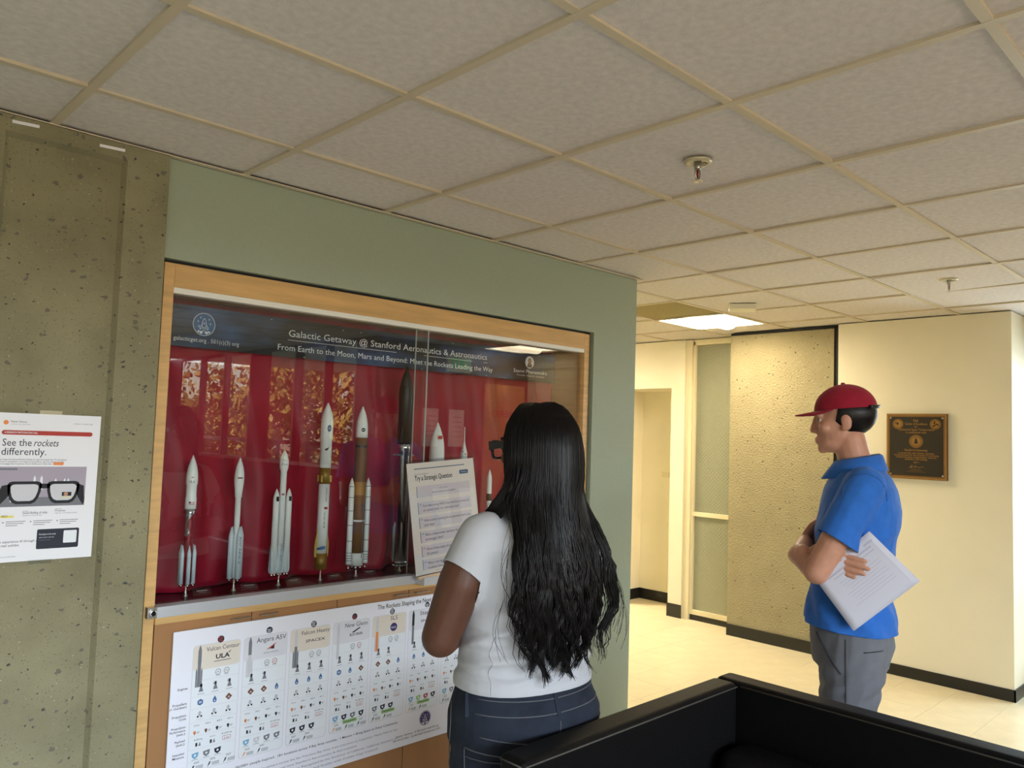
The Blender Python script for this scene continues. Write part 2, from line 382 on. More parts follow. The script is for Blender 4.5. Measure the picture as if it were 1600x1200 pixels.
for ang in (45, -45):
    mp = n.new('ShaderNodeMapping'); mp.inputs['Rotation'].default_value = (R(ang), 0, 0); l.new(tc.outputs['Object'], mp.inputs[0])
    wv = n.new('ShaderNodeTexWave'); wv.bands_direction = 'Z'; wv.inputs['Scale'].default_value = 13; l.new(mp.outputs[0], wv.inputs[0]); hts.append(wv)
ad = n.new('ShaderNodeMath'); ad.operation = 'ADD'; l.new(hts[0].outputs['Fac'], ad.inputs[0]); l.new(hts[1].outputs['Fac'], ad.inputs[1])
bp = n.new('ShaderNodeBump'); bp.inputs['Strength'].default_value = .35; bp.inputs['Distance'].default_value = .003; l.new(ad.outputs[0], bp.inputs['Height']); l.new(bp.outputs[0], b_.inputs['Normal'])
box('pane', (5.425, 1.128, .937), (5.435, 1.58, 2.41), M_PATT, win); box('pane', (5.425, 1.128, .09), (5.435, 1.58, .90), M_PATT, win)
struct(box('wall_strip', (5.37, 1.67, 0), (5.9, 1.81, H), M_CREAM)); struct(box('baseboard_strip', (5.361, 1.665, 0), (5.37, 1.815, .115), M_BASE))
struct(box('wall_header', (5.37, 1.81, 2.03), (5.9, 4.3, H), M_CREAM))
ab = struct(box('wall_alcove', (5.8, 1.81, 0), (5.9, 2.44, 2.03), M_CREAM)); struct(box('wall_alcove_side', (5.37, 2.44, 0), (5.9, 4.3, 2.03), M_CREAM))
struct(box('baseboard_alcove', (5.792, 1.81, 0), (5.8, 2.44, .1), M_BASE)); struct(box('baseboard_alcove_side', (5.37, 2.432, 0), (5.8, 2.44, .1), M_BASE))
box('switch_plate', (5.793, 2.11, 1.195), (5.8, 2.2, 1.245), M_FRAME, ab, bevel=.002)
struct(box('wall_hall_end', (2.84, 4.3, 0), (5.9, 4.4, H), M_CREAM))
# glazed door past the corner
d1 = struct(MB().box((5.66, -1.95, 0), (5.70, -1.83, 2.3)).box((5.66, -1.06, 0), (5.70, -.94, 2.3)).box((5.66, -1.83, 2.18), (5.70, -1.06, 2.3)).box((5.66, -1.83, 0), (5.70, -1.06, .28)).build('door_1', mat('door_white', (214, 218, 222), .4)))
box('reflection_band', (5.655, -1.83, .98), (5.70, -1.06, 1.04), mat('tan_reflection', (176, 156, 110), .4), d1)  # reflection across the door glass, built as a solid tan bar
box('pane', (5.675, -1.83, .28), (5.685, -1.06, 2.18), M_GLASS, d1)
MB().tube([(5.64, -.97, 1.04), (5.605, -.97, 1.06), (5.605, -.97, 1.2), (5.64, -.97, 1.22)], .012, mi=0).build('handle', M_BASE, d1)
struct(box('door_frame', (5.64, -3.1, 2.3), (5.8, -.917, H), M_CREAM)); struct(box('wall_door_side', (5.66, -3.1, 0), (5.75, -1.95, 2.3), M_CREAM))
# corridor wall that faces the display wall, window wall and rear wall of the lobby
struct(box('wall_right', (3.6, -3.22, 0), (5.8, -3.1, H), mat('corridor_tan_paint', (112, 84, 58), .6)))
M_RUST = mat('rust_red_paint', (120, 52, 40), .5)
wins = [(-7.85, -7.16), (-7.02, -6.44), (-6.30, -5.72), (-5.25, -4.66), (-4.5, -4.03), (-3.9, -3.45)]
ww = MB().box((3.6, -8.3, 0), (3.72, -3.22, 1.2)).box((3.6, -8.3, 2.42), (3.63, -3.22, H))
prev = -8.3
for y0, y1 in wins+[(-3.22, -3.22)]:
    ww.box((3.6, prev, 1.2), (3.625, y0, 2.42)); prev = y1
w2 = struct(ww.build('window_2', M_RUST))
for y0, y1 in wins:
    box('window_frame', (3.592, y1-.006, 1.2), (3.6, y1+.012, 2.42), M_WHITETRK, w2)
    box('pane', (3.610, y0, 1.2), (3.614, y1, 2.42), M_GLASS, w2)
box('window_sill', (3.52, -8.2, 1.17), (3.62, -3.25, 1.2), M_WHITETRK, w2)
rw = struct(MB().box((-4.1, -5.1, 0), (2.4, -5.0, .75)).box((-4.1, -5.1, 2.25), (2.4, -5.0, H)).box((-4.1, -5.1, .75), (-3.6, -5.0, 2.25)).box((2.0, -5.1, .75), (2.4, -5.0, 2.25)).box((2.3, -8.3, 0), (2.4, -5.1, H)).box((2.3, -8.4, 0), (3.72, -8.3, H)).build('wall_rear', M_WHITEWALL))
w3 = struct(MB().box((-3.6, -5.07, .75), (2.0, -5.03, .8)).box((-3.6, -5.07, 2.2), (2.0, -5.03, 2.25)).build('window_3', M_RUST))
for k in range(6): box('window_frame', (-3.6+k*1.112, -5.07, .8), (-3.56+k*1.112, -5.03, 2.2), M_RUST, w3)
# notices and a wooden door on the corridor wall, seen mirrored in the case glass
for x, lab in ((4.28, 'framed white notice with torn corner on corridor wall, mirrored in the glass'), (4.62, 'framed white notice of printed lines beside wooden door, mirrored in the glass')):
    t = thing('framed_notice', lab, 'notice', (x, -3.1, 1.62), math.pi, 'corridor notices')
    MB().box((-.13, -.012, -.26), (.13, 0, .26)).build('frame', M_RUST, t)
    MB().box((-.1, -.015, -.2), (.1, -.011, .18)).build('sheet', M_PAPER, t)
    p = Print(INK)
    for k in range(5): p.rect(-.07, .1-k*.05, .05, .106-k*.05, GR, 1)
    p.build('printed_lines', t, (0, -.0152, 0))
d2 = struct(box('door_2', (5.0, -3.1, 0), (5.6, -3.085, 2.1), M_WOOD))
p = Print(INK); p.text('AERO', 0, 0, .1, RD, width=.34, align='c'); o = p.build('door_lettering', d2, (5.27, -3.084, 1.75)); o.rotation_euler = (0, 0, math.pi)

t = thing('exit_sign', 'white exit sign with green letters above the corridor notices, mirrored in the glass', 'exit sign', (4.62, -3.1, 2.28), math.pi)
MB().box((-.16, -.03, -.09), (.16, 0, .09)).build('housing', M_WHITETRK, t, bevel=.004)
p = Print([mat('exit_green', (30, 120, 60), .4, emit=(40, 190, 90), es=1.5)]); p.text('EXIT', 0, -.05, .14, 0, align='c', width=.26, bold=.02); p.build('lettering', t, (0, -.031, 0))

# ------------------------------------------------------------------ outside the lobby windows
struct(box('ground', (3.72, -40, -.3), (60, 40, -.15), mat('lawn', (96, 104, 60), .9)))
struct(box('ground_plaza', (-60, -60, -.3), (3.6, -5.12, -.15), mat('paving', (170, 160, 140), .9)))
M_LEAF = mat('leaf', (150, 128, 60), .7); noise_col(M_LEAF, 3, .35); M_BARK = mat('bark', (80, 62, 46), .9)
def tree(label, x, y, zc, rx, rz, seed):
    rr = random.Random(seed)
    t = thing('tree', label, 'tree', (x, y, -.15), 0, 'trees outside the lobby windows')
    tr = MB().tube([(0, 0, 0), (.05, .02, zc*.5), (0, .05, zc)], [.16, .12, .05], 8)
    for k in range(5):
        a_ = k*1.3; tr.tube([(.03, .02, zc*.55), (math.cos(a_)*rx*.5, math.sin(a_)*rx*.5, zc*.9+.2*k)], [.06, .02], 6)
    tr.build('trunk', M_BARK, t)
    lf = MB()
    lobes = [(Vector((rr.uniform(-.6, .6)*rx, rr.uniform(-.6, .6)*rx, zc+rr.uniform(-.5, .6)*rz)), rr.uniform(.35, .6)) for _ in range(14)]
    for k in range(4500):
        c_, s_ = rr.choice(lobes)
        d_ = Vector((rr.gauss(0, 1), rr.gauss(0, 1), rr.gauss(0, 1))).normalized()
        pz = c_+Vector((d_.x*rx, d_.y*rx, d_.z*rz))*s_*rr.uniform(.75, 1)
        u_ = Vector((rr.gauss(0, 1), rr.gauss(0, 1), rr.gauss(0, 1))).normalized(); v_ = u_.cross(d_).normalized()
        L_ = rr.uniform(.06, .12)
        lf.add([pz-u_*L_, pz+v_*L_*.5, pz+u_*L_, pz-v_*L_*.5], [(0, 1, 2, 3)])
    lf.build('crown', M_LEAF, t)
tree('low sunlit tree with open sky above it, mirrored at the case edge', 6.6, -15.2, 1.3, 1.8, 1.2, 1)
tree('sunlit golden tree mirrored behind the middle of the left glass pane', 6.9, -11.9, 2.2, 1.7, 1.9, 2)
tree('tall sunlit tree mirrored beside the white and bronze rocket', 7.9, -9.2, 2.6, 1.8, 2.2, 3)
rl = thing('balcony_railing', 'dark metal railing outside the lobby windows, mirrored low in the glass', 'railing', (4.3, -9, -.15))
box('top_rail', (-.02, -6, 1.5), (.02, 4.5, 1.55), M_BASE, rl); box('bottom_rail', (-.015, -6, 1.05), (.015, 4.5, 1.08), M_BASE, rl)
for k in range(14): box('post', (-.02, -5.9+k*.78, 0), (.02, -5.86+k*.78, 1.5), M_BASE, rl)

# ------------------------------------------------------------------ ceiling fittings
M_FIXW = mat('fitting_white', (232, 226, 206), .4)
def light_fitting(cx, cy, label, es):
    M_LAMP = mat('lamp_diffuser', (255, 244, 226), .5, emit=(255, 238, 206), es=es); M_LAMP2 = mat('lamp_basket', (255, 244, 226), .5, emit=(255, 236, 200), es=es*.7)
    t = thing('ceiling_light', label, 'ceiling light', (cx, cy, H), 0, 'recessed ceiling lights')
    h = A/2-.006
    f = MB()
    for q0, q1 in (((-h, -h, 0), (h, -h+.02, .1)), ((-h, h-.02, 0), (h, h, .1)), ((-h, -h, 0), (-h+.02, h, .1)), ((h-.02, -h, 0), (h, h, .1)), ((-h, -h, .09), (h, h, .1))): f.box(q0, q1)
    f.build('housing', M_FIXW, t)
    MB().box((-h+.02, -h+.02, .012), (h-.02, -.075, .02)).build('diffuser', M_LAMP, t)
    MB().box((-h+.02, .075, .012), (h-.02, h-.02, .02)).build('diffuser', M_LAMP, t)
    g = MB(); pts = [(.072*math.cos(R(a)), .016+.05*math.sin(R(a))-.05) for a in range(180, -1, -15)]
    pts = [(-.072*math.cos(R(i*15)), .02-.045*math.sin(R(i*15))) for i in range(13)]
    g.prism(pts, -h+.05, h-.05, axis='x'); g.build('basket', M_LAMP2, t, fix=True)
light_fitting(4.572, .914, 'square recessed ceiling light glowing above the concrete pillar', 40)
light_fitting(8.5*A, -4.5*A, 'square recessed ceiling light mirrored in the top corner of the glass', 9)
light_fitting(7.5*A, 5.5*A, 'square recessed ceiling light farther down the hallway past the alcove', 150)

M_ESC = mat('sprinkler_ring', (206, 196, 168), .3, metal=.3); M_BULB = mat('red_bulb', (130, 20, 16), .2)
def sprinkler(x, y, label):
    t = thing('fire_sprinkler', label, 'sprinkler', (x, y, H+.007), 0, 'fire sprinklers')
    MB().lathe([(-.004, .047), (-.012, .043), (-.014, .03), (-.006, .024)], 24).build('escutcheon', M_ESC, t, fix=True)
    MB().lathe([(-.006, .012), (-.03, .011), (-.034, .008)], 14).build('body', M_STEEL, t, fix=True)
    fr_ = MB()
    for sgn in (-1, 1): fr_.tube([(sgn*.009, 0, -.03), (sgn*.014, 0, -.045), (sgn*.010, 0, -.06), (0, 0, -.068)], .003, 6)
    fr_.build('frame_arms', M_STEEL, t)
    MB().lathe([(-.034, .0035), (-.062, .0035)], 10).build('bulb', M_BULB, t, fix=True)
    df = MB(); df.lathe([(-.068, .006), (-.070, .006)], 10)
    for k in range(10):
        a_ = k*math.pi/5; c_, s_ = math.cos(a_), math.sin(a_)
        df.add([(c_*.005-s_*.003, s_*.005+c_*.003, -.069), (c_*.005+s_*.003, s_*.005-c_*.003, -.069), (c_*.018+s_*.003, s_*.018-c_*.003, -.071), (c_*.018-s_*.003, s_*.018+c_*.003, -.071)], [(0, 1, 2, 3)])
    df.build('deflector', M_STEEL, t)
sprinkler(1.535, -.916, 'pendent fire sprinkler in the ceiling tile above the display wall end')
sprinkler(3.92, -.93, 'pendent fire sprinkler beside the black gap in the ceiling, above the plaque')
t = thing('ceiling_sensor', 'flat white box with two dark ports on the ceiling near the glowing light', 'sensor', (4.045, .353, H+.003), R(32))
MB().box((-.085, -.085, -.034), (.085, .085, 0)).build('housing', M_FIXW, t, bevel=.004)
for dx in (-.05, .0, .03): MB().box((dx-.006, -.0865, -.022), (dx+.006, -.084, -.012)).build('port', M_BASE, t)

# ------------------------------------------------------------------ display case
dc = thing('display_case', 'maple framed glass display case built into the green wall above cabinet doors', 'display case', (0, 0, 0))
FY = .398                                                   # front plane of the maple frame
def part(n_, q0, q1, m, p_=dc, bv=.0015): return box(n_, q0, q1, m, p_, bevel=bv)
part('stile', (.362, FY, .0), (.397, .44, 2.107), M_WOOD); part('stile', (2.523, FY, .0), (2.561, .44, 2.107), M_WOOD)
part('top_rail', (.397, FY, 2.026), (2.523, .44, 2.107), M_WOODH)
part('bottom_rail', (.397, FY-.012, .900), (2.523, .44, .924), M_WOODH)
part('top_track', (.397, FY+.002, 2.006), (2.523, .44, 2.026), M_WHITETRK)
part('bottom_track', (.397, FY-.022, .924), (1.455, .425, .960), M_ALU); part('bottom_track', (1.455, FY-.080, .924), (2.523, .425, .957), M_ALU)
lk = part('lock', (.366, FY-.026, .926), (.397, .43, .962), M_STEEL)
MB().lathe([(0, .011), (.006, .011), (.007, .008)], 16).build('lock_cylinder', M_CHROME, lk, (.382, FY-.026, .944)).rotation_euler = (R(90), 0, 0)
for x0, x1, y in ((.397, 1.497, .408), (1.44, 2.523, .420)):
    g = part('glass_pane', (x0, y, .955), (x1, y+.005, 2.01), M_GLASS, bv=0)
    xe = x1 if x0 < 1 else x0
    box('pane_edge', (xe-.0015, y-.0005, .96), (xe+.0015, y+.0055, 2.006), M_GLASSEDGE, g)
part('case_floor', (.397, .425, .93), (2.523, .735, .951), M_BLKBASE)
part('case_roof', (.397, .44, 2.03), (2.523, .735, 2.05), M_WOODD)
part('side_panel', (2.523, .44, .95), (2.54, .735, 2.05), M_WOODD); part('side_panel', (.38, .44, .95), (.397, .735, 2.05), M_WOODD)
part('back_panel', (.38, .735, .9), (2.54, .748, 2.05), M_WOODD)
part('cabinet_carcass', (.397, .425, .0), (2.523, .70, .90), M_BLACK)
edges = [.399, .739, 1.091, 1.437, 1.785, 2.135, 2.521]
for k in range(6):
    dr = part('cabinet_door', (edges[k]+.0015, FY, .09), (edges[k+1]-.0015, .422, .898), M_DOORW)
    hx = (edges[k+1]-.045) if k % 2 == 0 else (edges[k]+.062)
    box('pull', (hx-.036, FY-.022, .882), (hx+.036, FY+.002, .886), M_STEEL, dr, bevel=.0015)
part('toe_kick', (.397, .43, 0), (2.523, .45, .09), M_BASE)

# crimson backdrop cloth with folds
def fold(x):
    return .018*math.sin(x*21+1.1*math.sin(x*5))+.009*math.sin(x*43+1.3+.5*math.sin(x*7))+.006*math.sin(x*9)
nx, nz = 260, 40; vs = []; fs = []
for k in range(nz+1):
    z = .953+(2.028-.953)*k/nz
    for i in range(nx+1):
        x = .40+2.12*i/nx
        amp = .5+.7*(1-k/nz)
        diag = .011*math.sin(11*(x+.75*z))*math.exp(-((z-1.35)/.35)**2)+.009*math.sin(17*(x-.8*z)+1)*(1-k/nz)
        vs.append((x, .642+amp*fold(x+.06*math.sin(z*4))+diag, z))
for k in range(nz):
    for i in range(nx):
        o_ = k*(nx+1)+i; fs.append((o_, o_+1, o_+nx+2, o_+nx+1))
cl = MB().add(vs, fs, 0, True).build('backdrop_cloth', M_VELVET)
sl_ = cl.modifiers.new('t', 'SOLIDIFY'); sl_.thickness = .002
tag(cl, 'crimson backdrop cloth hanging in folds inside the display case', 'cloth')

# banner across the top of the case
M_BANNER = mat('banner_night_sky', (26, 30, 42), .42); n, l, b_ = nodes(M_BANNER)
tc = n.new('ShaderNodeTexCoord'); mp = n.new('ShaderNodeMapping'); mp.inputs['Scale'].default_value = (1.4, 1, 4); l.new(tc.outputs['Object'], mp.inputs[0])
tz = n.new('ShaderNodeTexNoise'); tz.inputs['Scale'].default_value = 2.2; tz.inputs['Detail'].default_value = 8; l.new(mp.outputs[0], tz.inputs[0])
rp = n.new('ShaderNodeValToRGB'); e = rp.color_ramp.elements; e[0].position = .45; e[0].color = (*s2l((20, 22, 30)), 1); e[1].position = .72; e[1].color = (*s2l((62, 92, 138)), 1)
l.new(tz.outputs[0], rp.inputs[0]); l.new(rp.outputs[0], b_.inputs['Base Color'])
bn = thing('banner', 'dark blue banner with white rocket club lettering across the top of the case', 'banner', (1.46, .592, 1.923))
BW, BH = 1.045, .077
vs = []; fs = []
def bsag(u): return -.004*math.sin(u*5)-.003*math.sin(u*13+1)
for i in range(61):
    u = -BW+2*BW*i/60
    vs += [(u, bsag(u), -BH), (u, bsag(u), BH), (u, bsag(u)+.0015, BH), (u, bsag(u)+.0015, -BH)]
for i in range(60):
    o_ = i*4
    for k in range(4): fs.append((o_+k, o_+4+k, o_+4+(k+1) % 4, o_+(k+1) % 4))
MB().add(vs, fs).build('sheet', M_BANNER, bn, fix=True)
p = Print(INK, .0003)
q = lambda x, z: (x-1.46, z-1.923)
p.text('Galactic Getaway @ Stanford Aeronautics & Astronautics', *q(.93, 1.929), .040, WH, width=1.073)
p.line(*q(.927, 1.915), *q(2.008, 1.915), .0018, WH)
p.text('From Earth to the Moon, Mars and Beyond: Meet the Rockets Leading the Way', *q(.886, 1.872), .034, WH, width=1.16)
p.text('galacticget.org . 501(c)(3) org', *q(.474, 1.868), .022, WH, width=.25)
cx, cz = q(.583, 1.935)
p.disc(cx, cz, .042, BL, 1); p.ring(cx, cz, .0425, .002, WH, 2)
def rocket_logo(p, cx, cz, s, mi, lay=3):
    p.ring(cx, cz+.1*s, .1*s, .03*s, mi, lay)
    body = [(-.16, -.3), (-.2, 0), (-.17, .25), (-.09, .45), (0, .58), (.09, .45), (.17, .25), (.2, 0), (.16, -.3)]
    for a_, b2 in zip(body, body[1:]+body[:1]): p.line(cx+a_[0]*s, cz+a_[1]*s, cx+b2[0]*s, cz+b2[1]*s, .045*s, mi, lay)
    for g in (-1, 1):
        fin = [(.18, -.02), (.4, -.28), (.38, -.5), (.2, -.3)]
        for a_, b2 in zip(fin, fin[1:]): p.line(cx+g*a_[0]*s, cz+a_[1]*s, cx+g*b2[0]*s, cz+b2[1]*s, .045*s, mi, lay)
        p.line(cx+g*.09*s, cz-.36*s, cx+g*.09*s, cz-.72*s, .045*s, mi, lay)
        p.disc(cx+g*.26*s, cz-.76*s, .14*s, mi, lay, 12); p.disc(cx+g*.5*s, cz-.68*s, .1*s, mi, lay, 10)
    for sx, sz in ((-.58, .25), (.58, .1), (-.5, -.2), (.45, .5), (-.35, .62)):
        p.line(cx+(sx-.09)*s, cz+sz*s, cx+(sx+.09)*s, cz+sz*s, .03*s, mi, lay); p.line(cx+sx*s, cz+(sz-.12)*s, cx+sx*s, cz+(sz+.12)*s, .03*s, mi, lay)
rocket_logo(p, cx, cz, .04, WH)
cx, cz = q(2.315, 1.945)                                      # small round portrait
p.disc(cx, cz, .032, WH, 1); p.disc(cx, cz+.006, .0115, BK, 2, 16, .0155); p.disc(cx, cz+.007, .0068, SK, 3, 14, .0095)
p.poly([(cx-.017, cz-.027), (cx+.017, cz-.027), (cx+.015, cz-.010), (cx+.006, cz-.004), (cx-.006, cz-.004), (cx-.015, cz-.010)], BK, 2.5); p.poly([(cx-.004, cz-.004), (cx+.004, cz-.004), (cx, cz-.018)], SK, 3)
p.text('Saanvi Phaneendra', *q(2.322, 1.887), .026, WH, align='c', width=.245); p.text('Founder, Galactic Getaway', *q(2.325, 1.870), .014, LG, align='c', width=.2)
for x, z in ((.85, 1.99), (1.18, 1.985), (1.27, 1.985), (1.78, 1.99), (2.38, 1.985), (1.0, 1.852), (1.60, 1.853), (2.0, 1.853)): p.line(*q(x, z), *q(x+.007, z-.002), .0025, LG)
p.map = None
for k, v in enumerate(p.mb.v): p.mb.v[k] = (v[0], v[1]+bsag(v[0])-.0004, v[2])
p.build('lettering', bn)

# ------------------------------------------------------------------ rocket models
K_WHITE = mat('model_white', (226, 228, 228), .35); K_PALE = mat('model_pale_blue', (196, 208, 218), .4); K_RED = mat('model_red', (128, 18, 34), .35)
K_SILVER = mat('model_silver', (186, 190, 196), .25, metal=.8); K_BRONZE = mat('model_bronze', (134, 106, 42), .4, metal=.3); K_BROWN = mat('model_rust_brown', (116, 76, 36), .55)
K_TAN = mat('model_tan', (164, 116, 52), .5); K_BLACK = mat('model_black', (26, 27, 28), .4); K_CHROME = mat('model_chrome', (214, 216, 220), .14, metal=1)
K_GOLD = mat('model_strake', (196, 170, 84), .45); K_GREY = mat('model_grey', (120, 122, 126), .45); K_NAVY = mat('model_navy', (30, 44, 84), .45)
ZB = .951
RY = .53
def curved_print(root, name, r, items, ang=None):
    """ink wrapped on a cylinder of radius r; u is arc length measured from the side that faces the camera"""
    p = Print(INK, .0002)
    for fn in items: fn(p)
    wx, wy = root.location.x, root.location.y
    a0 = ang if ang is not None else math.atan2(CAM.y-wy, CAM.x-wx)
    o = p.build(name, root)                                     # cut into narrow strips first, so that wide marks follow the curve
    bm = bmesh.new(); bm.from_mesh(o.data)
    us = [v.co.x for v in bm.verts]; u = math.floor(min(us)/(r*.18))*r*.18
    while u < max(us):
        bmesh.ops.bisect_plane(bm, geom=list(bm.verts)+list(bm.edges)+list(bm.faces), plane_co=(u, 0, 0), plane_no=(1, 0, 0)); u += r*.18
    for v in bm.verts:
        g = a0+v.co.x/r; rr = r+.0004-v.co.y; v.co = (rr*math.cos(g), rr*math.sin(g), v.co.z)
    bm.to_mesh(o.data); bm.free(); o.data.update()
    return o
def ogive(z0, z1, r, n=9, tip=.05):
    d = (z1-z0)*.35; z0 -= d                                    # the taper starts below the shoulder and ends in a point
    return [(z0+(z1-z0)*t, max(r*(1-t**2.1)**.95, r*tip)) for t in [k/n for k in range(n+1)]]
def stand(root, h, plate=True):
    MB().lathe([(0, .009), (.004, .008), (.010, .0045), (h*.6, .0028), (h, .0045)], 14).build('stand', M_STEEL, root, fix=True)
    if plate:
        pl = MB().box((-.032, -.0015, 0), (.032, .0015, .03)).build('name_plate', M_ACRYL, root, (.045, -.045, .006)); pl.rotation_euler = (R(-38), 0, 0)
        pp = Print(INK); pp.rect(-.02, .018, .02, .0195, LG); pp.rect(-.014, .011, .014, .0125, GR); pp.build('plate_print', pl, (0, -.0017, 0))
def bells(root, pts, z0, z1, r):
    for x, y in pts: MB().lathe([(z0, r), (z0+(z1-z0)*.5, r*.75), (z1, r*.4)], 12, (x, y)).build('engine_bell', M_CHROME, root, fix=True)
def rk(name, label, x): return thing(name, label, 'rocket model', (x, RY, ZB), 0, 'rocket models in the display case')
Z = lambda z: z-ZB
# 1: red core, six pale strap-ons
t = rk('rocket_model', 'rocket model with red and silver core and six pale strap-on boosters', .549)
stand(t, .045)
MB().lathe([(Z(.998), .0155), (Z(1.165), .0155), (Z(1.245), .0155), (Z(1.262), .0185)], 24, mats=[0, 1, 1]).build('core_stage', [K_RED, K_SILVER], t)
MB().lathe([(Z(1.262), .0195), (Z(1.30), .0195), (Z(1.305), .0178), (Z(1.345), .0178), (Z(1.35), .0198), (Z(1.358), .0205)]+[(z, r) for z, r in ogive(Z(1.386), Z(1.453), .0205)], 24).build('payload_fairing', K_WHITE, t)
def sw(p):
    o1 = [(.016, Z(1.245)), (.017, Z(1.225)), (.018, Z(1.20)), (.020, Z(1.175)), (.020, Z(1.16))]; o2 = [(.006, Z(1.238)), (-.004, Z(1.222)), (-.006, Z(1.20)), (.002, Z(1.178)), (-.010, Z(1.16))]
    for k in range(4): p.poly([o2[k], o2[k+1], o1[k+1], o1[k]], RD)
sw_ = curved_print(t, 'swoosh', .0158, [sw]); sw_.data.materials[RD] = K_RED
def vflag(p):
    p.rect(-.006, Z(1.277), .014, Z(1.288), RD); p.rect(-.006, Z(1.2825), .0, Z(1.288), NV, 3)
    for k in range(3): p.rect(-.006, Z(1.2785+.0035*k), .014, Z(1.280+.0035*k), WH, 2)
def vdec(p): p.text('ULA', .001, Z(1.355), .012, NV, align='c', width=.020); p.poly([(-.004, Z(1.369)), (0, Z(1.377)), (.001, Z(1.375))], NV); p.poly([(.0, Z(1.375)), (.006, Z(1.378)), (.004, Z(1.371))], RD)
curved_print(t, 'flag', .0198, [vflag])
curved_print(t, 'markings', .0200, [vdec])
for k in range(6):
    a_ = R(k*60+20)
    MB().lathe([(Z(.998), .0068), (Z(1.105), .0068), (Z(1.135), .0008)], 14, (.0235*math.cos(a_), .0235*math.sin(a_))).build('booster', K_PALE, t)
bells(t, [(.0235*math.cos(R(k*60+20)), .0235*math.sin(R(k*60+20))) for k in range(6)], Z(.988), Z(.999), .004)
# 2: slim white, four pale blue boosters
t = rk('rocket_model', 'slim white rocket model with four pale blue boosters around its base', .726)
stand(t, .047)
MB().lathe([(Z(1.0), .0095), (Z(1.19), .0095), (Z(1.2), .0105), (Z(1.295), .0105), (Z(1.297), .0125), (Z(1.315), .0135), (Z(1.345), .017), (Z(1.362), .0178)]+ogive(Z(1.386), Z(1.445), .0178), 24).build('core_stage', K_WHITE, t)
for k in range(4):
    a_ = R(k*90+10)
    MB().lathe([(Z(.999), .0098), (Z(1.155), .0098), (Z(1.188), .002)], 16, (.0205*math.cos(a_), .0205*math.sin(a_))).build('booster', K_PALE, t)
bells(t, [(.0205*math.cos(R(k*90+10)), .0205*math.sin(R(k*90+10))) for k in range(4)], Z(.988), Z(1.0), .005)
curved_print(t, 'flag', .0181, [lambda p: (p.rect(-.005, Z(1.367), .013, Z(1.375), RD), p.rect(-.005, Z(1.372), .013, Z(1.375), WH, 2), p.rect(-.005, Z(1.3695), .013, Z(1.372), NV, 2))])
curved_print(t, 'lettering', .031, [lambda p: p.text('АНГАРА-5', .012, Z(1.155), .010, NV, rot=R(-90), width=.10)])
# 3: three white cores
t = rk('rocket_model', 'white triple-core rocket model with two side boosters and folded legs', .906)
stand(t, .048)
MB().lathe([(Z(1.0), .0118), (Z(1.39), .0118), (Z(1.405), .0165), (Z(1.42), .0172)]+ogive(Z(1.436), Z(1.475), .0172), 22).build('core_stage', K_WHITE, t)
for g in (-1, 1):
    c_ = (g*.0265, -.002)
    bo = MB().lathe([(Z(1.0), .012), (Z(1.275), .012)]+ogive(Z(1.291), Z(1.325), .0122), 20, c_).build('booster', K_WHITE, t)
    MB().box((c_[0]-.0055, c_[1]-.0135, Z(1.277)), (c_[0]+.0045, c_[1]-.006, Z(1.295))).build('black_port', K_BLACK, bo)
for cx in (-.0265, 0, .0265):
    for k in range(4):
        a_ = R(k*90+45); dx, dy = math.cos(a_)*.0125, math.sin(a_)*.0125
        MB().add([(cx+dx-.006*math.sin(a_), dy+.006*math.cos(a_), Z(1.002)), (cx+dx+.006*math.sin(a_), dy-.006*math.cos(a_), Z(1.002)), (cx+dx*1.28+.004*math.sin(a_), dy*1.28-.004*math.cos(a_), Z(1.012)), (cx+dx*1.28-.004*math.sin(a_), dy*1.28+.004*math.cos(a_), Z(1.012)),
                  (cx+dx+.004*math.sin(a_), dy-.004*math.cos(a_), Z(1.105)), (cx+dx-.004*math.sin(a_), dy+.004*math.cos(a_), Z(1.105))], [(0, 1, 2, 3), (3, 2, 4, 5), (0, 3, 5), (1, 4, 2)]).build('folded_leg', K_PALE, t)
bells(t, [(cx+dx, dy) for cx in (-.0265, 0, .0265) for dx, dy in ((-.006, -.004), (.006, -.004), (0, .006))], Z(.988), Z(1.001), .0036)
curved_print(t, 'markings', .0175, [lambda p: p.text('FH', .002, Z(1.415), .014, GR, align='c', width=.018), lambda p: p.poly([(-.01, Z(1.437)), (.012, Z(1.431)), (.012, Z(1.433))], GR)])
curved_print(t, 'lettering', .0122, [lambda p: p.text('SPACEX', .002, Z(1.115), .010, GR, rot=R(-90), width=.07)])
curved_print(t, 'flag', .0121, [lambda p: (p.rect(-.003, Z(1.300), .007, Z(1.306), RD), p.rect(-.003, Z(1.303), .001, Z(1.306), NV, 2))])
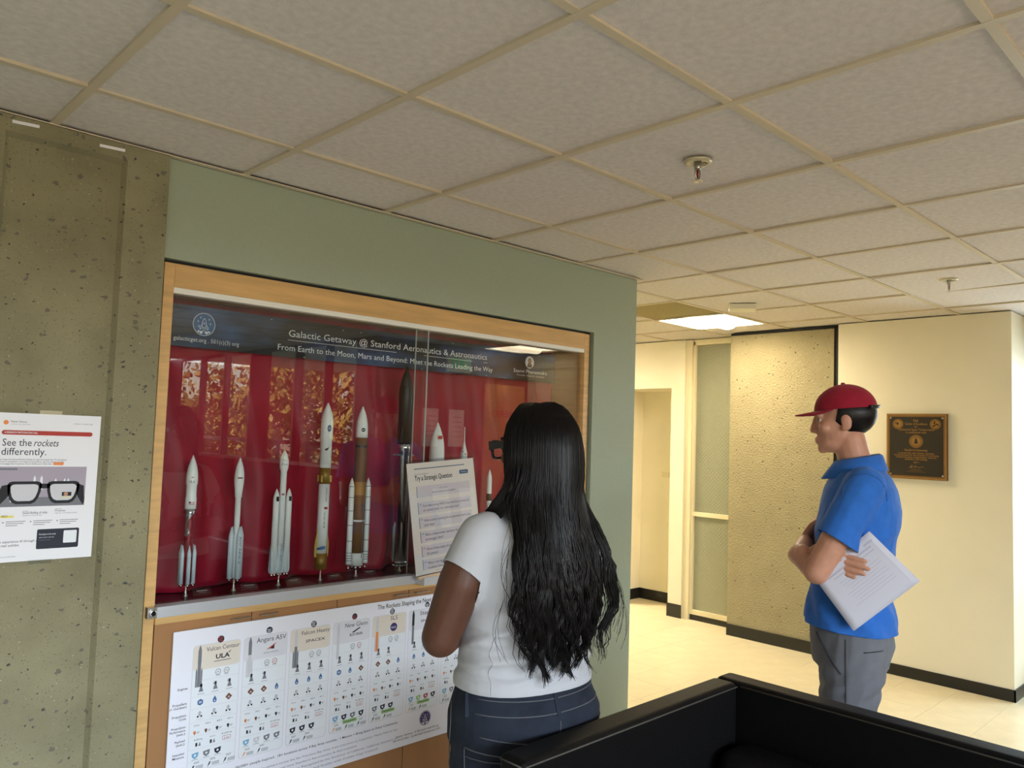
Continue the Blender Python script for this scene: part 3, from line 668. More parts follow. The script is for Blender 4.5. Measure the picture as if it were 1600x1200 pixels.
# 4: white and bronze
t = rk('rocket_model', 'tall white rocket model with bronze collar, bronze base and blue feather', 1.088)
stand(t, .048)
MB().lathe([(Z(.998), .0245), (Z(1.062), .0235)], 26).build('engine_skirt', K_BRONZE, t)
MB().lathe([(Z(1.062), .0222), (Z(1.34), .0222)], 26).build('core_stage', K_WHITE, t)
MB().lathe([(Z(1.34), .0228), (Z(1.405), .0228)], 26).build('interstage', K_BRONZE, t)
MB().lathe([(Z(1.405), .0225), (Z(1.52), .0225), (Z(1.522), .0245), (Z(1.57), .0245)]+ogive(Z(1.601), Z(1.67), .0245), 26).build('payload_fairing', K_WHITE, t)
for k in range(4):
    a_ = R(k*90+35); MB().box((.0215, -.0015, Z(1.348)), (.030, .0015, Z(1.374))).build('fin', K_GOLD, t).rotation_euler = (0, 0, a_)
for k in range(2):
    a_ = R(k*180+185); o = MB().prism([(.021, Z(1.045)), (.033, Z(1.048)), (.034, Z(1.09)), (.030, Z(1.12)), (.021, Z(1.165))], -.0015, .0015, axis='y').build('strake', K_GOLD, t); o.rotation_euler = (0, 0, a_)
curved_print(t, 'markings', .0226, [lambda p: p.text('BLUE ORIGIN', .010, Z(1.165), .011, NV, rot=R(90), width=.065), lambda p: p.text('NEW GLENN', .0125, Z(1.27), .008, NV, rot=R(90), width=.055),
    ]); curved_print(t, 'flag', .0226, [lambda p: (p.rect(.004, Z(1.238), .018, Z(1.248), RD), p.rect(.004, Z(1.243), .010, Z(1.248), NV, 2))]); curved_print(t, 'blue_emblem', .0226, [lambda p: p.poly([(-.022, Z(1.075)), (-.02, Z(1.083)), (.004, Z(1.092)), (.018, Z(1.09)), (.014, Z(1.08)), (.004, Z(1.078))], BL)])
curved_print(t, 'feather', .0248, [lambda p: p.disc(.010, Z(1.565), .008, SL, 1, 18, .014), lambda p: p.text('0', .0065, Z(1.559), .017, WH, width=.007)])
curved_print(t, 'plume', .0227, [lambda p: p.poly([(-.006, Z(1.478)), (.004, Z(1.474)), (.02, Z(1.497)), (.012, Z(1.488)), (-.002, Z(1.482))], NV), lambda p: p.rect(.009, Z(1.42), .0105, Z(1.51), LG)])
# 5: brown core and two white boosters
t = rk('rocket_model', 'rust brown rocket model with white nose and two banded white boosters', 1.256)
stand(t, .05)
MB().lathe([(Z(.998), .0268), (Z(1.05), .0268)], 26).build('engine_section', K_WHITE, t)
core = MB().lathe([(Z(1.05), .0265), (Z(1.18), .0265), (Z(1.182), .027), (Z(1.186), .027), (Z(1.187), .0265), (Z(1.29), .0265), (Z(1.345), .0265), (Z(1.49), .0265), (Z(1.497), .0265), (Z(1.53), .0255)], 26, mats=[0, 3, 3, 3, 0, 1, 0, 2, 0]).build('core_stage', [K_BROWN, K_TAN, K_BLACK, K_WHITE], t)
MB().lathe([(Z(1.53), .0252), (Z(1.555), .0252)]+ogive(Z(1.586), Z(1.663), .0252), 26).build('payload_fairing', K_WHITE, t)
MB().tube([(.006, -.0275, Z(1.03)), (.006, -.0275, Z(1.325))], .0015, 6).build('feed_line', K_GREY, core)
for g in (-1, 1):
    bands = [(Z(1.005), .0125), (Z(1.02), .0118), (Z(1.33), .0118), (Z(1.362), .0012)]
    b2 = MB().lathe(bands, 18, (g*.0405, -.004)).build('booster', K_WHITE, t)
    for z in (1.02, 1.03, 1.04, 1.052, 1.10, 1.165, 1.225, 1.28, 1.325): MB().lathe([(Z(z), .0121), (Z(z+.0022), .0121)], 18, (g*.0405, -.004)).build('band', K_BLACK, b2)
bells(t, [(-.012, -.012), (.012, -.012), (-.012, .012), (.012, .012), (-.0405, -.004), (.0405, -.004)], Z(.982), Z(1.0), .0065)
curved_print(t, 'roundel', .0255, [lambda p: p.disc(.006, Z(1.563), .0085, NV, 1), lambda p: p.text('NASA', .006, Z(1.5605), .007, WH, align='c', width=.013)])
# 6: black ship on chrome booster
t = rk('rocket_model', 'tallest rocket model, black upper ship on a mirror chrome booster', 1.478)
stand(t, .04, False)
MB().lathe([(Z(.998), .0285), (Z(1.48), .0285), (Z(1.482), .030), (Z(1.51), .030)], 30).build('booster', K_CHROME, t)
MB().lathe([(Z(1.51), .0315), (Z(1.71), .0315)]+ogive(Z(1.751), Z(1.852), .0315), 30).build('ship', K_BLACK, t)
for a_ in (R(215), R(20)):
    o = MB().prism([(.03, Z(1.515)), (.054, Z(1.52)), (.052, Z(1.55)), (.03, Z(1.60))], -.002, .002, axis='y').build('flap', K_BLACK, t); o.rotation_euler = (0, 0, a_)
    o = MB().prism([(.028, Z(1.765)), (.042, Z(1.765)), (.038, Z(1.79)), (.024, Z(1.81))], -.002, .002, axis='y').build('flap', K_BLACK, t); o.rotation_euler = (0, 0, a_)
for k in range(4):
    o = box('grid_fin', (.029, -.009, Z(1.455)), (.046, .009, Z(1.462)), K_GREY, t); o.rotation_euler = (0, 0, R(k*90+30))
    o = MB().prism([(.028, Z(1.0)), (.036, Z(1.005)), (.036, Z(1.14)), (.028, Z(1.165))], -.004, .004, axis='y').build('chine', K_CHROME, t); o.rotation_euler = (0, 0, R(k*90+60))
MB().lathe([(Z(.985), .034), (Z(1.0), .034)], 30).build('base_ring', K_SILVER, t)
bells(t, [(.029*math.cos(R(k*24)), .029*math.sin(R(k*24))) for k in range(15)], Z(.975), Z(.987), .0052)
# 7, 8, 9: behind and beside the sign
t = rk('rocket_model', 'wide white rocket model with a red flag, rising behind the question sign', 1.664)
stand(t, .045, False)
MB().lathe([(Z(.998), .032), (Z(1.40), .032), (Z(1.41), .0345), (Z(1.46), .0345)]+ogive(Z(1.501), Z(1.608), .0345), 26).build('core_stage', K_WHITE, t)
bells(t, [(.015*math.cos(R(k*72)), .015*math.sin(R(k*72))) for k in range(5)], Z(.984), Z(1.0), .007)
curved_print(t, 'flag', .0348, [lambda p: p.rect(.004, Z(1.532), .024, Z(1.548), RD), lambda p: p.disc(.008, Z(1.544), .0015, YE, 2, 8)])
t = rk('rocket_model', 'rocket model with thin white escape spike, showing above the question sign', 1.827)
stand(t, .045, False)
MB().lathe([(Z(.998), .016), (Z(1.38), .016), (Z(1.44), .0165), (Z(1.47), .0158), (Z(1.505), .006), (Z(1.53), .0028), (Z(1.592), .0022)], 22).build('core_stage', K_WHITE, t)
curved_print(t, 'markings', .0168, [lambda p: p.rect(.004, Z(1.462), .012, Z(1.468), RD), lambda p: p.rect(-.008, Z(1.474), -.003, Z(1.478), NV)])
bells(t, [(-.006, 0), (.006, 0)], Z(.984), Z(1.0), .005)
t = rk('rocket_model', 'small white rocket model with black band, between the sign and dark hair', 1.996)
stand(t, .045, False)
MB().lathe([(Z(.998), .012), (Z(1.24), .012), (Z(1.242), .0125), (Z(1.272), .0125), (Z(1.274), .0122), (Z(1.33), .0122)]+ogive(Z(1.351), Z(1.392), .0122), 20, mats=[0, 1, 1, 1, 0]+[0]*10).build('core_stage', [K_WHITE, K_BLACK], t)
curved_print(t, 'markings', .0122, [lambda p: [p.line(-.012+.006*(k % 4), Z(1.1+.012*k), -.004+.006*(k % 3), Z(1.112+.012*k), .0022, NV) for k in range(11)]])
bells(t, [(-.005, 0), (.005, 0)], Z(.984), Z(1.0), .005)

# ------------------------------------------------------------------ question sign in a clear holder
sg = thing('sign_holder', 'clear acrylic sign holder with a printed question sheet leaning on the case glass', 'sign', (1.612, .338, .960))
sg.rotation_euler = (R(-6.6), R(-4.2), 0)
SW, SH = .19, .475
MB().box((-SW, 0, .012), (SW, .003, SH+.022)).build('acrylic_plate', M_ACRYL, sg); MB().box((-SW, -.006, .012), (SW, -.004, SH+.018)).build('acrylic_plate', M_ACRYL, sg)
MB().box((-SW*.95, -.012, 0), (SW*.95, .008, .013)).build('foot', mat('holder_foot', (206, 180, 148), .4), sg, bevel=.002)
MB().box((-SW+.004, -.0030, .016), (SW-.004, -.0018, SH+.008)).build('sheet', M_PAPERW, sg)
p = Print(INK)
L = -.150
p.rect(L, .452, .130, .4555, SL); p.text('GALACTIC GETAWAY', L, .428, .008, GR, width=.075); p.text('Try a Strategic Question', L, .404, .030, NV, width=.205, bold=.012)
p.rrect(.098, .414, .148, .431, .003, SL); p.text('ASK THE AI', .123, .4195, .008, WH, 3, align='c', width=.034)
M_LILAC = mat('ink_lilac', (224, 210, 212), .7); INK2 = INK+[M_LILAC]; p.mats = INK2
def qa(y0, y1, lines):
    p.rect(L+.006, y0, .150, y1, 17, 1); p.rect(L+.004, y0, L+.0065, y1, SL, 2)
    for k, s_ in enumerate(lines): p.text(s_, L+.03, y1-.021-.019*k, .0155, NV, 3, width=min(.26, len(s_)*.0068))
    p.text('“', L+.014, y1-.025, .026, SL, 3)
p.rect(L+.006, .332, .150, .380, 17); p.rect(L+.004, .332, L+.0065, .380, SL, 2); p.text('LOOK TO THE', 0, .362, .007, GR, 3, align='c', width=.045); p.text('Use the data from our experts', 0, .345, .013, NV, 3, align='c', width=.13)
qa(.262, .312, ['If you were running NASA today, would you continue SLS', 'or pivot fully to commercial?']); qa(.202, .250, ['Which country is winning the next generation launch race,', 'and why?'])
qa(.142, .190, ['Which of these rockets represents the most underrated', 'strategic bet?']); qa(.084, .130, ['Which of these designs do you think will look outdated in', '10 years?'])
qa(.024+.006, .072, ['What is the biggest engineering risk you see in the', 'rockets here?'])
p.text('Galactic Getaway . Stanford Aero Astro', 0, .020, .006, GR, 3, align='c', width=.16)
p.build('printed_text', sg, (0, -.0032, .004))

# ------------------------------------------------------------------ long chart on the cabinet doors
I_PALE = mat('ink_cool_pale', (222, 222, 230), .7)
ch = thing('rocket_chart', 'long white printed chart of rockets fixed across the cabinet doors', 'poster', (0, .390, 0))
PX0, PX1, PZ0, PZ1 = .459, 2.56, .262, .868
MB().box((PX0, -.006, PZ0), (PX1, 0, PZ1)).build('board', mat('chart_board', (236, 236, 246), .45), ch)
p = Print(INK+[I_PALE])
p.text('The Rockets Shaping the Next Era of Space Exploration', 1.272, .838, .026, BK, width=.50, bold=.008)
rows = [('Engines', .672), ('Propellant\n(+ Oxidizer)', .622), ('Propulsion\nCycle', .583), ('Propulsion\nPerformance\n(est.)', .545), ('Payload\n(est.)', .500), ('Intended\nMissions', .458)]
for s_, z in rows:
    for k, w_ in enumerate(s_.split('\n')): p.text(w_, .516, z-.011*k, .0105, BK, align='r', width=len(w_)*.0047, bold=.01)
cols = ['Vulcan Centaur', 'Angara A5V', 'Falcon Heavy', 'New Glenn', 'SLS', 'Starship', 'Long March 9', 'Long March 10', 'Ariane 6', 'H3', 'LVM3']
maker = ['ULA', 'ROSCOSMOS', 'SPACEX', 'BLUE ORIGIN', 'NASA', 'SPACEX', 'CASC', 'CASC', 'ESA', 'JAXA', 'ISRO']
rr = random.Random(3)
def engine_icon(p, x, z, s):
    p.rect(x-.15*s, z+.1*s, x+.15*s, z+.5*s, BK, 3); p.poly([(x-.12*s, z+.1*s), (x+.12*s, z+.1*s), (x+.32*s, z-.5*s), (x-.32*s, z-.5*s)], GR, 3); p.rect(x-.3*s, z+.15*s, x-.2*s, z+.4*s, GR, 3)
def mini_rocket(p, x, z0, h, w, c1, c2, strap):
    p.rect(x-w, z0, x+w, z0+h*.55, c1, 4); p.rect(x-w*1.1, z0+h*.55, x+w*1.1, z0+h*.86, c2, 4); p.poly([(x-w*1.1, z0+h*.86), (x+w*1.1, z0+h*.86), (x+w*.5, z0+h*.96), (x, z0+h), (x-w*.5, z0+h*.96)], c2, 4)
    if strap:
        for g in (-1, 1): p.poly([(x+g*w*1.1, z0), (x+g*w*2.1, z0), (x+g*w*2.1, z0+h*.38), (x+g*w*1.6, z0+h*.46), (x+g*w*1.1, z0+h*.38)], c1 if c1 != OR else LG, 3)
for c_, (nm, mk) in enumerate(zip(cols, maker)):
    x0 = .528+c_*.1807; x1 = x0+.168; zt = .812; zb = .392
    p.rrect(x0, zb, x1, zt, .012, LG, 1); p.rrect(x0+.0016, zb+.0016, x1-.0016, zt-.0016, .011, WH, 1.5)
    p.rrect(x0+.002, .728, x1-.002, zt-.002, .010, BE if c_ % 2 == 0 else 17, 2)
    cx = x0+.105
    p.disc(cx-.01, .826 if c_ % 2 else .822, .012, NV, 3, 18); 
    for k in range(3): p.rect(cx-.018, .815+k*.006, cx-.004, .8175+k*.006, (RD if c_ % 3 == 0 else WH), 4)
    p.text(nm, cx, .787, .024 if len(nm) < 12 else .021, BK, 3, align='c', width=min(.118, len(nm)*.0115))
    if mk in ('BLUE ORIGIN',):
        p.poly([(cx-.022, .765), (cx+.015, .782), (cx+.02, .779), (cx-.01, .764)], BK, 3); p.text(mk, cx, .752, .014, BK, 3, align='c', width=.058, bold=.02)
    elif mk == 'NASA':
        p.disc(cx, .758, .017, PU, 3); p.text('NASA', cx, .753, .011, WH, 4, align='c', width=.024)
    elif mk == 'ROSCOSMOS':
        p.poly([(cx-.02, .757), (cx+.02, .779), (cx+.006, .762)], RD, 3); p.poly([(cx-.004, .759), (cx+.012, .77), (cx+.012, .757)], BK, 3); p.text(mk, cx, .744, .008, GR, 3, align='c', width=.055)
    elif mk == 'ULA':
        p.text(mk, cx, .757, .022, BK, 3, align='c', width=.05, bold=.03); p.rect(cx-.03, .748, cx+.03, .750, BK, 3); p.poly([(cx+.018, .772), (cx+.03, .782), (cx+.024, .772)], BK, 3)
    else: p.text(mk, cx, .757, .015, BK, 3, align='c', width=.082 if mk == 'SPACEX' else .05, bold=.01)
    spec = [(GR, GR, 1), (LG, GR, 1), (GR, LG, 1), (LG, LG, 0), (OR, LG, 1), (GR, BK, 0), (LG, GR, 0), (LG, GR, 1), (LG, GR, 1), (LG, OR, 1), (LG, OR, 1)][c_]
    mini_rocket(p, x0+.024, .672, .14, .0055, *spec)
    for k, (mi_) in enumerate((GR, RD if c_ % 2 else GR)):
        p.ring(cx-.014+.03*k, .712, .010, .0018, mi_, 3); p.text('(A)', cx-.014+.03*k, .709, .010, mi_, 4, align='c', width=.010); p.rect(cx-.022+.03*k, .699, cx-.006+.03*k, .7005, GR, 3)
    for z in (.692, .640, .600, .555, .508, .465, .425): p.rect(x0+.004, z, x1-.004, z+.0008, LG, 3)
    for k in range(3):
        ex = x0+.034+.05*k
        if k < 2 or c_ % 3 != 1:
            engine_icon(p, ex, .668, .026); p.rect(ex-.012, .647, ex+.012, .6485, GR, 3)
        mi_ = (BL, BL, BN, BN, LB, BL)[(c_*2+k) % 6]
        if mi_ == BN: p.poly([(ex-.012, .62), (ex, .632), (ex+.012, .62), (ex, .608)], BN, 3); p.text('#', ex, .616, .011, WH, 4, align='c', width=.008)
        elif mi_ == BL and k == 0: p.poly([(ex+.011*math.cos(R(60*q_+30)), .620+.011*math.sin(R(60*q_+30))) for q_ in range(6)], BL, 3); p.rect(ex-.005, .617, ex+.005, .619, WH, 4); p.rect(ex-.005, .621, ex+.005, .623, WH, 4)
        else: p.poly([(ex, .633), (ex+.006, .622), (ex+.007, .616), (ex+.004, .610), (ex-.004, .610), (ex-.007, .616), (ex-.006, .622)], BL, 3); p.disc(ex, .616, .0025, WH, 4, 8)
        p.ring(ex, .583, .0055, .0014, GR, 3, 12); p.rect(ex-.009, .570, ex-.003, .576, BK, 3); p.rect(ex+.003, .570, ex+.009, .576, BK, 3); p.rect(ex-.001, .574, ex+.001, .590, GR, 3); p.rect(ex-.012, .5625, ex+.012, .564, LG, 3)
        # payload and missions
        p.text(('8,200 kg', '6.2 m', '$12,000 /kg')[k], ex, .494, .0075, BK, 3, align='c', width=(.028, .018, .036)[k])
        if k < 2: p.rect(ex-.009, .474, ex-.002, .486, BK, 3); p.poly([(ex+.001, .474), (ex+.010, .474), (ex+.006, .488)], GR, 3)
        else: p.rrect(ex-.015, .474, ex+.015, .488, .003, RD, 3); p.rrect(ex-.0138, .4752, ex+.0138, .4868, .002, WH, 4); p.text('$ ##', ex, .4775, .008, RD, 5, align='c', width=.018)
    for k in range(4):
        ex = x0+.026+.039*k
        p.text(('6.5 km', '349 t', '431', '451 s')[k], ex, .542, .0072, BK, 3, align='c', width=.018); mi_ = (OR, BN, NV, NV)[k]
        p.disc(ex-.006, .522, .005, mi_, 3, 10); p.rect(ex-.008, .514, ex-.003, .520, mi_, 3); p.rect(ex+.001, .521, ex+.011, .5225, GR, 3); p.rect(ex+.001, .517, ex+.009, .5185, GR, 3)
        if k < 3+(c_ % 2):
            mi_ = ((LB, GR, NV, NV), (LB, LG, GR, GR), (NV, NV, NV, NV), (LB, NV, GR, NV), (GR, NV, NV, GR), (LB, GN, RD, NV))[c_ % 6][k]
            p.poly([(ex-.012, .452), (ex+.012, .455), (ex+.010, .440), (ex, .433), (ex-.010, .440)], mi_, 3); p.disc(ex, .445, .004, WH, 4, 8); p.rect(ex-.011, .4305, ex+.011, .432, GR, 3)
    for k in range(2+(c_ % 3 == 0)):
        ex = x0+.022+.056*k
        p.text(('2025', '2026', '2027')[(c_+k) % 3], ex+.010, .417, .009, BK, 3, align='c', width=.018); p.poly([(ex-.008, .396), (ex-.001, .412), (ex+.004, .413), (ex+.001, .404)], BK if k else (OR if c_ % 2 else BK), 3)
        for q_ in range(3): p.rect(ex+.008, .399+.004*q_, ex+.034, .4008+.004*q_, GR, 3)
    if c_ in (3, 4, 5): p.rrect(x0+.06, .418, x0+.125, .431, .004, GN, 4); p.rect(x0+.066, .4235, x0+.119, .4255, BK, 5)
p.text('Galactic Getaway Org . 50,000+ people inspired . 18+ locations across 4 Bay Area counties . 1 Mission = Bring Space to Every Community', 1.395, .362, .012, BK, align='r', width=.84, bold=.006)
p.text('Serving students, colleges and community centers across the San Francisco Bay Area, from Livermore to Cupertino, Menlo Park to San', 1.395, .334, .0105, GR, align='r', width=.84)
p.text('Jose (Ames to Los Altos) and now Stanford Aeronautics & Astronautics', 1.20, .316, .0105, GR, align='r', width=.52)
p.text('Space education for learners of all ages. Recognized by the Governor of California, California Secretary of', 1.395, .298, .0105, GR, align='r', width=.70); p.text('State and the City Org of the Year award finalist with Dublin City Council', 1.30, .280, .0105, GR, align='r', width=.60)
p.disc(1.538, .352, .031, PU, 2); p.ring(1.538, .352, .029, .0018, WH, 3); rocket_logo(p, 1.538, .352, .027, WH, 4)
p.text('Galactic Getaway - A 501(c)(3) nonprofit.org', 1.50, .302, .0115, BK, align='c', width=.225); p.text('EIN 99-3512853 - Candid Gold Transparency 2025', 1.50, .288, .0105, BK, align='c', width=.245)
p.build('printed_chart', ch, (0, -.0062, 0))

# ------------------------------------------------------------------ flyer taped to the pillar
fl = thing('flyer', 'white printed flyer about seeing rockets with glasses, taped to the concrete pillar', 'flyer', (.0425, PF-.001, 1.3635))
fl.rotation_euler = (0, R(.4), 0)
FW, FH = .1395, .216
MB().box((-FW, -.0008, -FH), (FW, 0, FH)).build('sheet', M_PAPER, fl)
for z in (FH+.004, -FH-.004): MB().box((-.03, -.0010, z-.007), (.03, -.0001, z+.007)).build('clear_tape', M_ACRYL, fl)
p = Print(INK); S = lambda u, v: (u, v)
# fractions measured down the sheet
def fy(k): return FH-2*FH*k
p.disc(-.114, fy(.065), .0065, OR, 1); p.text('Galactic Getaway', -.103, fy(.063), .0075, BK, width=.042); p.text('a research and outreach lab', -.103, fy(.078), .004, GR, width=.05)
p.text('STANFORD . DURAND LOBBY', .118, fy(.064), .0045, GR, align='r', width=.055)
p.rrect(-.123, fy(.147), .118, fy(.117), .006, RD, 1); p.text('A RESEARCH PARTICIPATION CALL', -.116, fy(.137), .0072, WH, 2, width=.085, bold=.015)
p.text('See the', -.119, fy(.222), .030, NV, width=.074); p.text('rockets', -.039, fy(.222), .030, NV, width=.066, shear=.28); p.text('differently.', -.120, fy(.283), .030, NV, width=.115)
for k in range(3):
    p.text(('Help shape the Durand Rocket Exhibit through AI assisted data. Put the glasses', 'choose a visualization of rockets and systems, see how about the data', 'how to engage them in pictures. Do you believe your others learn')[k], -.127, fy(.318+.0145*k), .0062, NV, width=(.178, .172, .140)[k])
p.rrect(.016, fy(.351), .044, fy(.331), .003, OR, 3)
p.rect(-.1385, fy(.632), .1085, fy(.362), MV, 1); p.rect(-.1385, fy(.632), .1085, fy(.57), GR, 1.5)
for u, a_, b2 in ((-.085, .60, .46), (-.03, .52, .42), (-.012, .52, .42), (.026, .52, .44), (.05, .52, .44), (.060, .52, .44)): p.poly([(u-.004, fy(a_)), (u+.004, fy(a_)), (u+.003, fy(b2+.02)), (u, fy(b2)), (u-.003, fy(b2+.02))], WH, 2)
# spectacles: frame outline with two lenses
def lens(cx, cz, w_, h_, grow, mi, lay):
    pts = [(-1, .7), (-.9, .92), (-.7, 1), (.72, 1), (.92, .9), (1, .68), (.95, .1), (.82, -.5), (.65, -.85), (.42, -1), (-.45, -1), (-.68, -.85), (-.85, -.5), (-.96, .1)]
    p.poly([(cx+a_*(w_+grow), cz+b2*(h_+grow)) for a_, b2 in pts], mi, lay)
gz = fy(.538)
p.poly([(-.090, fy(.478)), (-.112, fy(.49)), (-.134, fy(.632)), (-.120, fy(.632)), (-.092, fy(.555))], BK, 3); p.poly([(.084, fy(.478)), (.104, fy(.495)), (.108, fy(.605)), (.104, fy(.628)), (.086, fy(.56))], BK, 3)
for cx in (-.054, .048): lens(cx, gz, .036, .0245, .0085, BK, 3); lens(cx, gz, .036, .0245, 0, LG, 4)
p.rect(-.016, gz+.012, .012, gz+.026, BK, 3); p.rect(.045, fy(.565), .071, fy(.538), BK, 5); p.disc(.056, fy(.552), .006, SK, 6, 10); p.rect(.045, fy(.575), .070, fy(.571), YE, 5)
p.rect(-.1385, fy(.385), -.076, fy(.372), GR, 2)
p.rect(-.1385, fy(.704), -.076, fy(.69), YE, 1); p.text('WHEN', -.136, fy(.68), .004, GR, width=.012); p.text('Try it on 08/21', -.136, fy(.70), .009, NV, width=.044)
p.text('WHERE', -.054, fy(.667), .004, GR, width=.014); p.text('Durand Building, el Lobby', -.054, fy(.682), .0095, NV, width=.064); p.text('Stanford University', -.054, fy(.696), .005, GR, width=.05)
p.text('DURATION', .030, fy(.657), .004, GR, width=.018); p.text('15 minutes', .030, fy(.672), .0085, NV, width=.028); p.text('walk up, no booking needed', .030, fy(.686), .005, GR, width=.06)
for k, u in enumerate((-.095, -.025, .045)):
    p.disc(u-.007, fy(.735), .002, GR, 1, 8)
    for q_ in range(3): p.rect(u, fy(.733+.013*q_), u+(.05, .045, .03)[q_], fy(.729+.013*q_), GR, 1)
p.rrect(-.013, fy(.925), .100, fy(.79), .004, NV, 1); p.text('Participate in the study', -.007, fy(.83), .007, WH, 2, width=.044); p.text('scan to join or ask our', -.007, fy(.85), .006, LG, 2, width=.04); p.text('exhibit hosts', -.007, fy(.868), .005, GR, 2, width=.03)
p.rrect(.058, fy(.891), .094, fy(.805), .003, WH, 2)
p.rrect(-.1385, fy(.876), -.108, fy(.858), .004, OR, 1); p.text('Sign up to experience AI through a', -.1385, fy(.872), .0105, NV, 2, width=.127, shear=.2); p.text('lens in a real exhibit.', -.1385, fy(.897), .0105, NV, 2, width=.082, shear=.2)
p.text('Galactic Getaway . Durand Lobby Exhibit', -.1385, fy(.968), .005, GR, width=.075)
p.build('printed_design', fl, (0, -.0009, 0))

# ------------------------------------------------------------------ bronze plaque
pq = thing('plaque', 'bronze and black dedication plaque with three round seals on the cream wall', 'plaque', (5.165, -.350, 1.572), R(-90))
M_BRZ = mat('bronze', (168, 124, 66), .4, metal=.55); M_PLQ = mat('plaque_black', (44, 36, 26), .5, metal=.2)
QW, QH = .195, .224
MB().box((-QW, -.022, -QH), (QW, 0, QH)).build('backing', mat('plaque_edge', (96, 66, 34), .45, metal=.3), pq, bevel=.002)
f = MB()
for g, w_, y in ((0, .011, -.026), (.014, .004, -.0245)):
    a_, b2 = QW-.003-g, QH-.003-g
    f.box((-a_, y, b2-w_), (a_, -.02, b2)).box((-a_, y, -b2), (a_, -.02, -b2+w_)).box((-a_, y, -b2+w_), (-a_+w_, -.02, b2-w_)).box((a_-w_, y, -b2+w_), (a_, -.02, b2-w_))
f.build('raised_border', M_BRZ, pq)
MB().box((-QW+.012, -.0235, -QH+.012), (QW-.012, -.02, QH-.012)).build('face', M_PLQ, pq)
p = Print([M_BRZ, M_PLQ], .0004)
p.text('FAA', 0, .168, .023, 0, align='c', width=.032, bold=.02)
for s_, z, h_, w_ in (('Center of Excellence', .147, .021, .145), ('for', .128, .019, .02), ('Commercial Space Transportation', .108, .021, .235), ('is established with', .089, .019, .13), ('Stanford University', -.033, .021, .15),
                    ('in partnership with industry, academia', -.052, .0165, .23), ('and government for the purpose of conducting', -.066, .0165, .285), ('commercial space transportation research,', -.080, .0165, .26), ('education, and training.', -.094, .0165, .145), ('2011', 0-0, .0, .0),
                    ):
    if h_: p.text(s_, 0, z, h_, 0, align='c', width=w_, bold=.015)
p.text('2011', 0, -.115, .015, 0, align='c', width=.032, bold=.02); p.text('George C. Nield', 0, -.158, .007, 0, align='c', width=.06); p.text('Associate Administrator for', 0, -.167, .006, 0, align='c', width=.08); p.text('Commercial Space Transportation', 0, -.176, .006, 0, align='c', width=.125)
sig = [(-.045, -.148), (-.025, -.128), (-.03, -.15), (-.04, -.143), (-.012, -.14), (-.004, -.13), (-.008, -.146), (.006, -.137), (.014, -.145), (.03, -.139), (.05, -.141)]
for a_, b2 in zip(sig, sig[1:]): p.line(*a_, *b2, .0022, 0)
for cx, cz in ((-.118, .152), (.122, .152), (0, .034)):
    rr_ = .035 if cx else .045
    p.disc(cx, cz, rr_, 0, 1, 32); p.ring(cx, cz, rr_*.94, rr_*.05, 1, 2); p.ring(cx, cz, rr_*.74, rr_*.05, 1, 2)
    for k in range(26):
        a2 = R(k*360/26); p.line(cx+rr_*.78*math.cos(a2), cz+rr_*.78*math.sin(a2), cx+rr_*.88*math.cos(a2), cz+rr_*.88*math.sin(a2), rr_*.05, 1, 2)
    if cx < 0:
        for k in (-1, 0, 1): p.poly([(cx-.012+.008*k, cz+.010), (cx-.006+.008*k, cz+.012), (cx+.004*k, cz-.014)], 1, 2)
        p.disc(cx, cz+.004, .006, 1, 2, 12)
    elif cx > 0:
        for k in range(3):
            g = R(k*120+90); pts = []
            for q_ in range(9):
                a2 = g+R(q_*13); r_ = .024*(1-q_/8.5); pts.append((cx+r_*math.cos(a2), cz+r_*math.sin(a2)))
            for q_ in range(8, -1, -1):
                a2 = g+R(q_*13+24*(1-q_/9)); r_ = .024*(1-q_/8.5)*.8; pts.append((cx+r_*math.cos(a2), cz+r_*math.sin(a2)))
            p.poly(pts, 1, 2)
    else:
        p.rect(cx-.002, cz-.026, cx+.002, cz-.012, 1, 2)
        for k, (w_, z_) in enumerate(((.016, -.014), (.013, -.005), (.010, .004), (.007, .012))): p.poly([(cx-w_, cz+z_), (cx+w_, cz+z_), (cx+w_*.35, cz+z_+.011), (cx-w_*.35, cz+z_+.011)], 1, 2)
p.build('raised_lettering', pq, (0, -.0236, 0))
for sx in (-1, 1):
    for sz in (-1, 1): MB().lathe([(0, .006), (.003, .005), (.004, .002)], 12).build('screw', M_STEEL, pq, (sx*(QW-.028), -.0235, sz*(QH-.03))).rotation_euler = (R(90), 0, 0)

# ------------------------------------------------------------------ sofa
sf = thing('sofa', 'black leather sofa with square padded arm and back, stitched along the edges', 'sofa', (0, 0, 0))
ST = .85
def pad(n_, q0, q1, bv=.018):
    o = box(n_, q0, q1, M_LEATHER, sf); b = o.modifiers.new('bevel', 'BEVEL'); b.width = bv; b.segments = 4
    for f in o.data.polygons: f.use_smooth = True
    o.modifiers.new('wn', 'WEIGHTED_NORMAL'); return o
ar = pad('arm', (.66, -1.07, .08), (1.563, -.987, ST)); bk = pad('back', (1.565, -2.75, .08), (1.648, -.987, ST)); a2 = pad('arm', (.66, -2.835, .08), (1.648, -2.752, ST))
pad('seat_base', (.68, -2.75, .1), (1.563, -1.07, .30), .012)
for k in range(2): pad('seat_cushion', (.665, -2.745+.84*k, .30), (1.56, -1.915+.84*k, .44), .035)
for k in range(2): pad('back_cushion', (1.40, -2.735+.84*k, .43), (1.56, -1.925+.84*k, .70), .045)
for x in (.72, 1.6):
    for y in (-2.79, -1.03): MB().lathe([(0, .018), (.1, .024)], 12, (x, y)).build('foot', M_STEEL, sf)
def piping(pts, par):
    MB().tube(pts, .0022, 6).build('seam', M_STITCH, par)
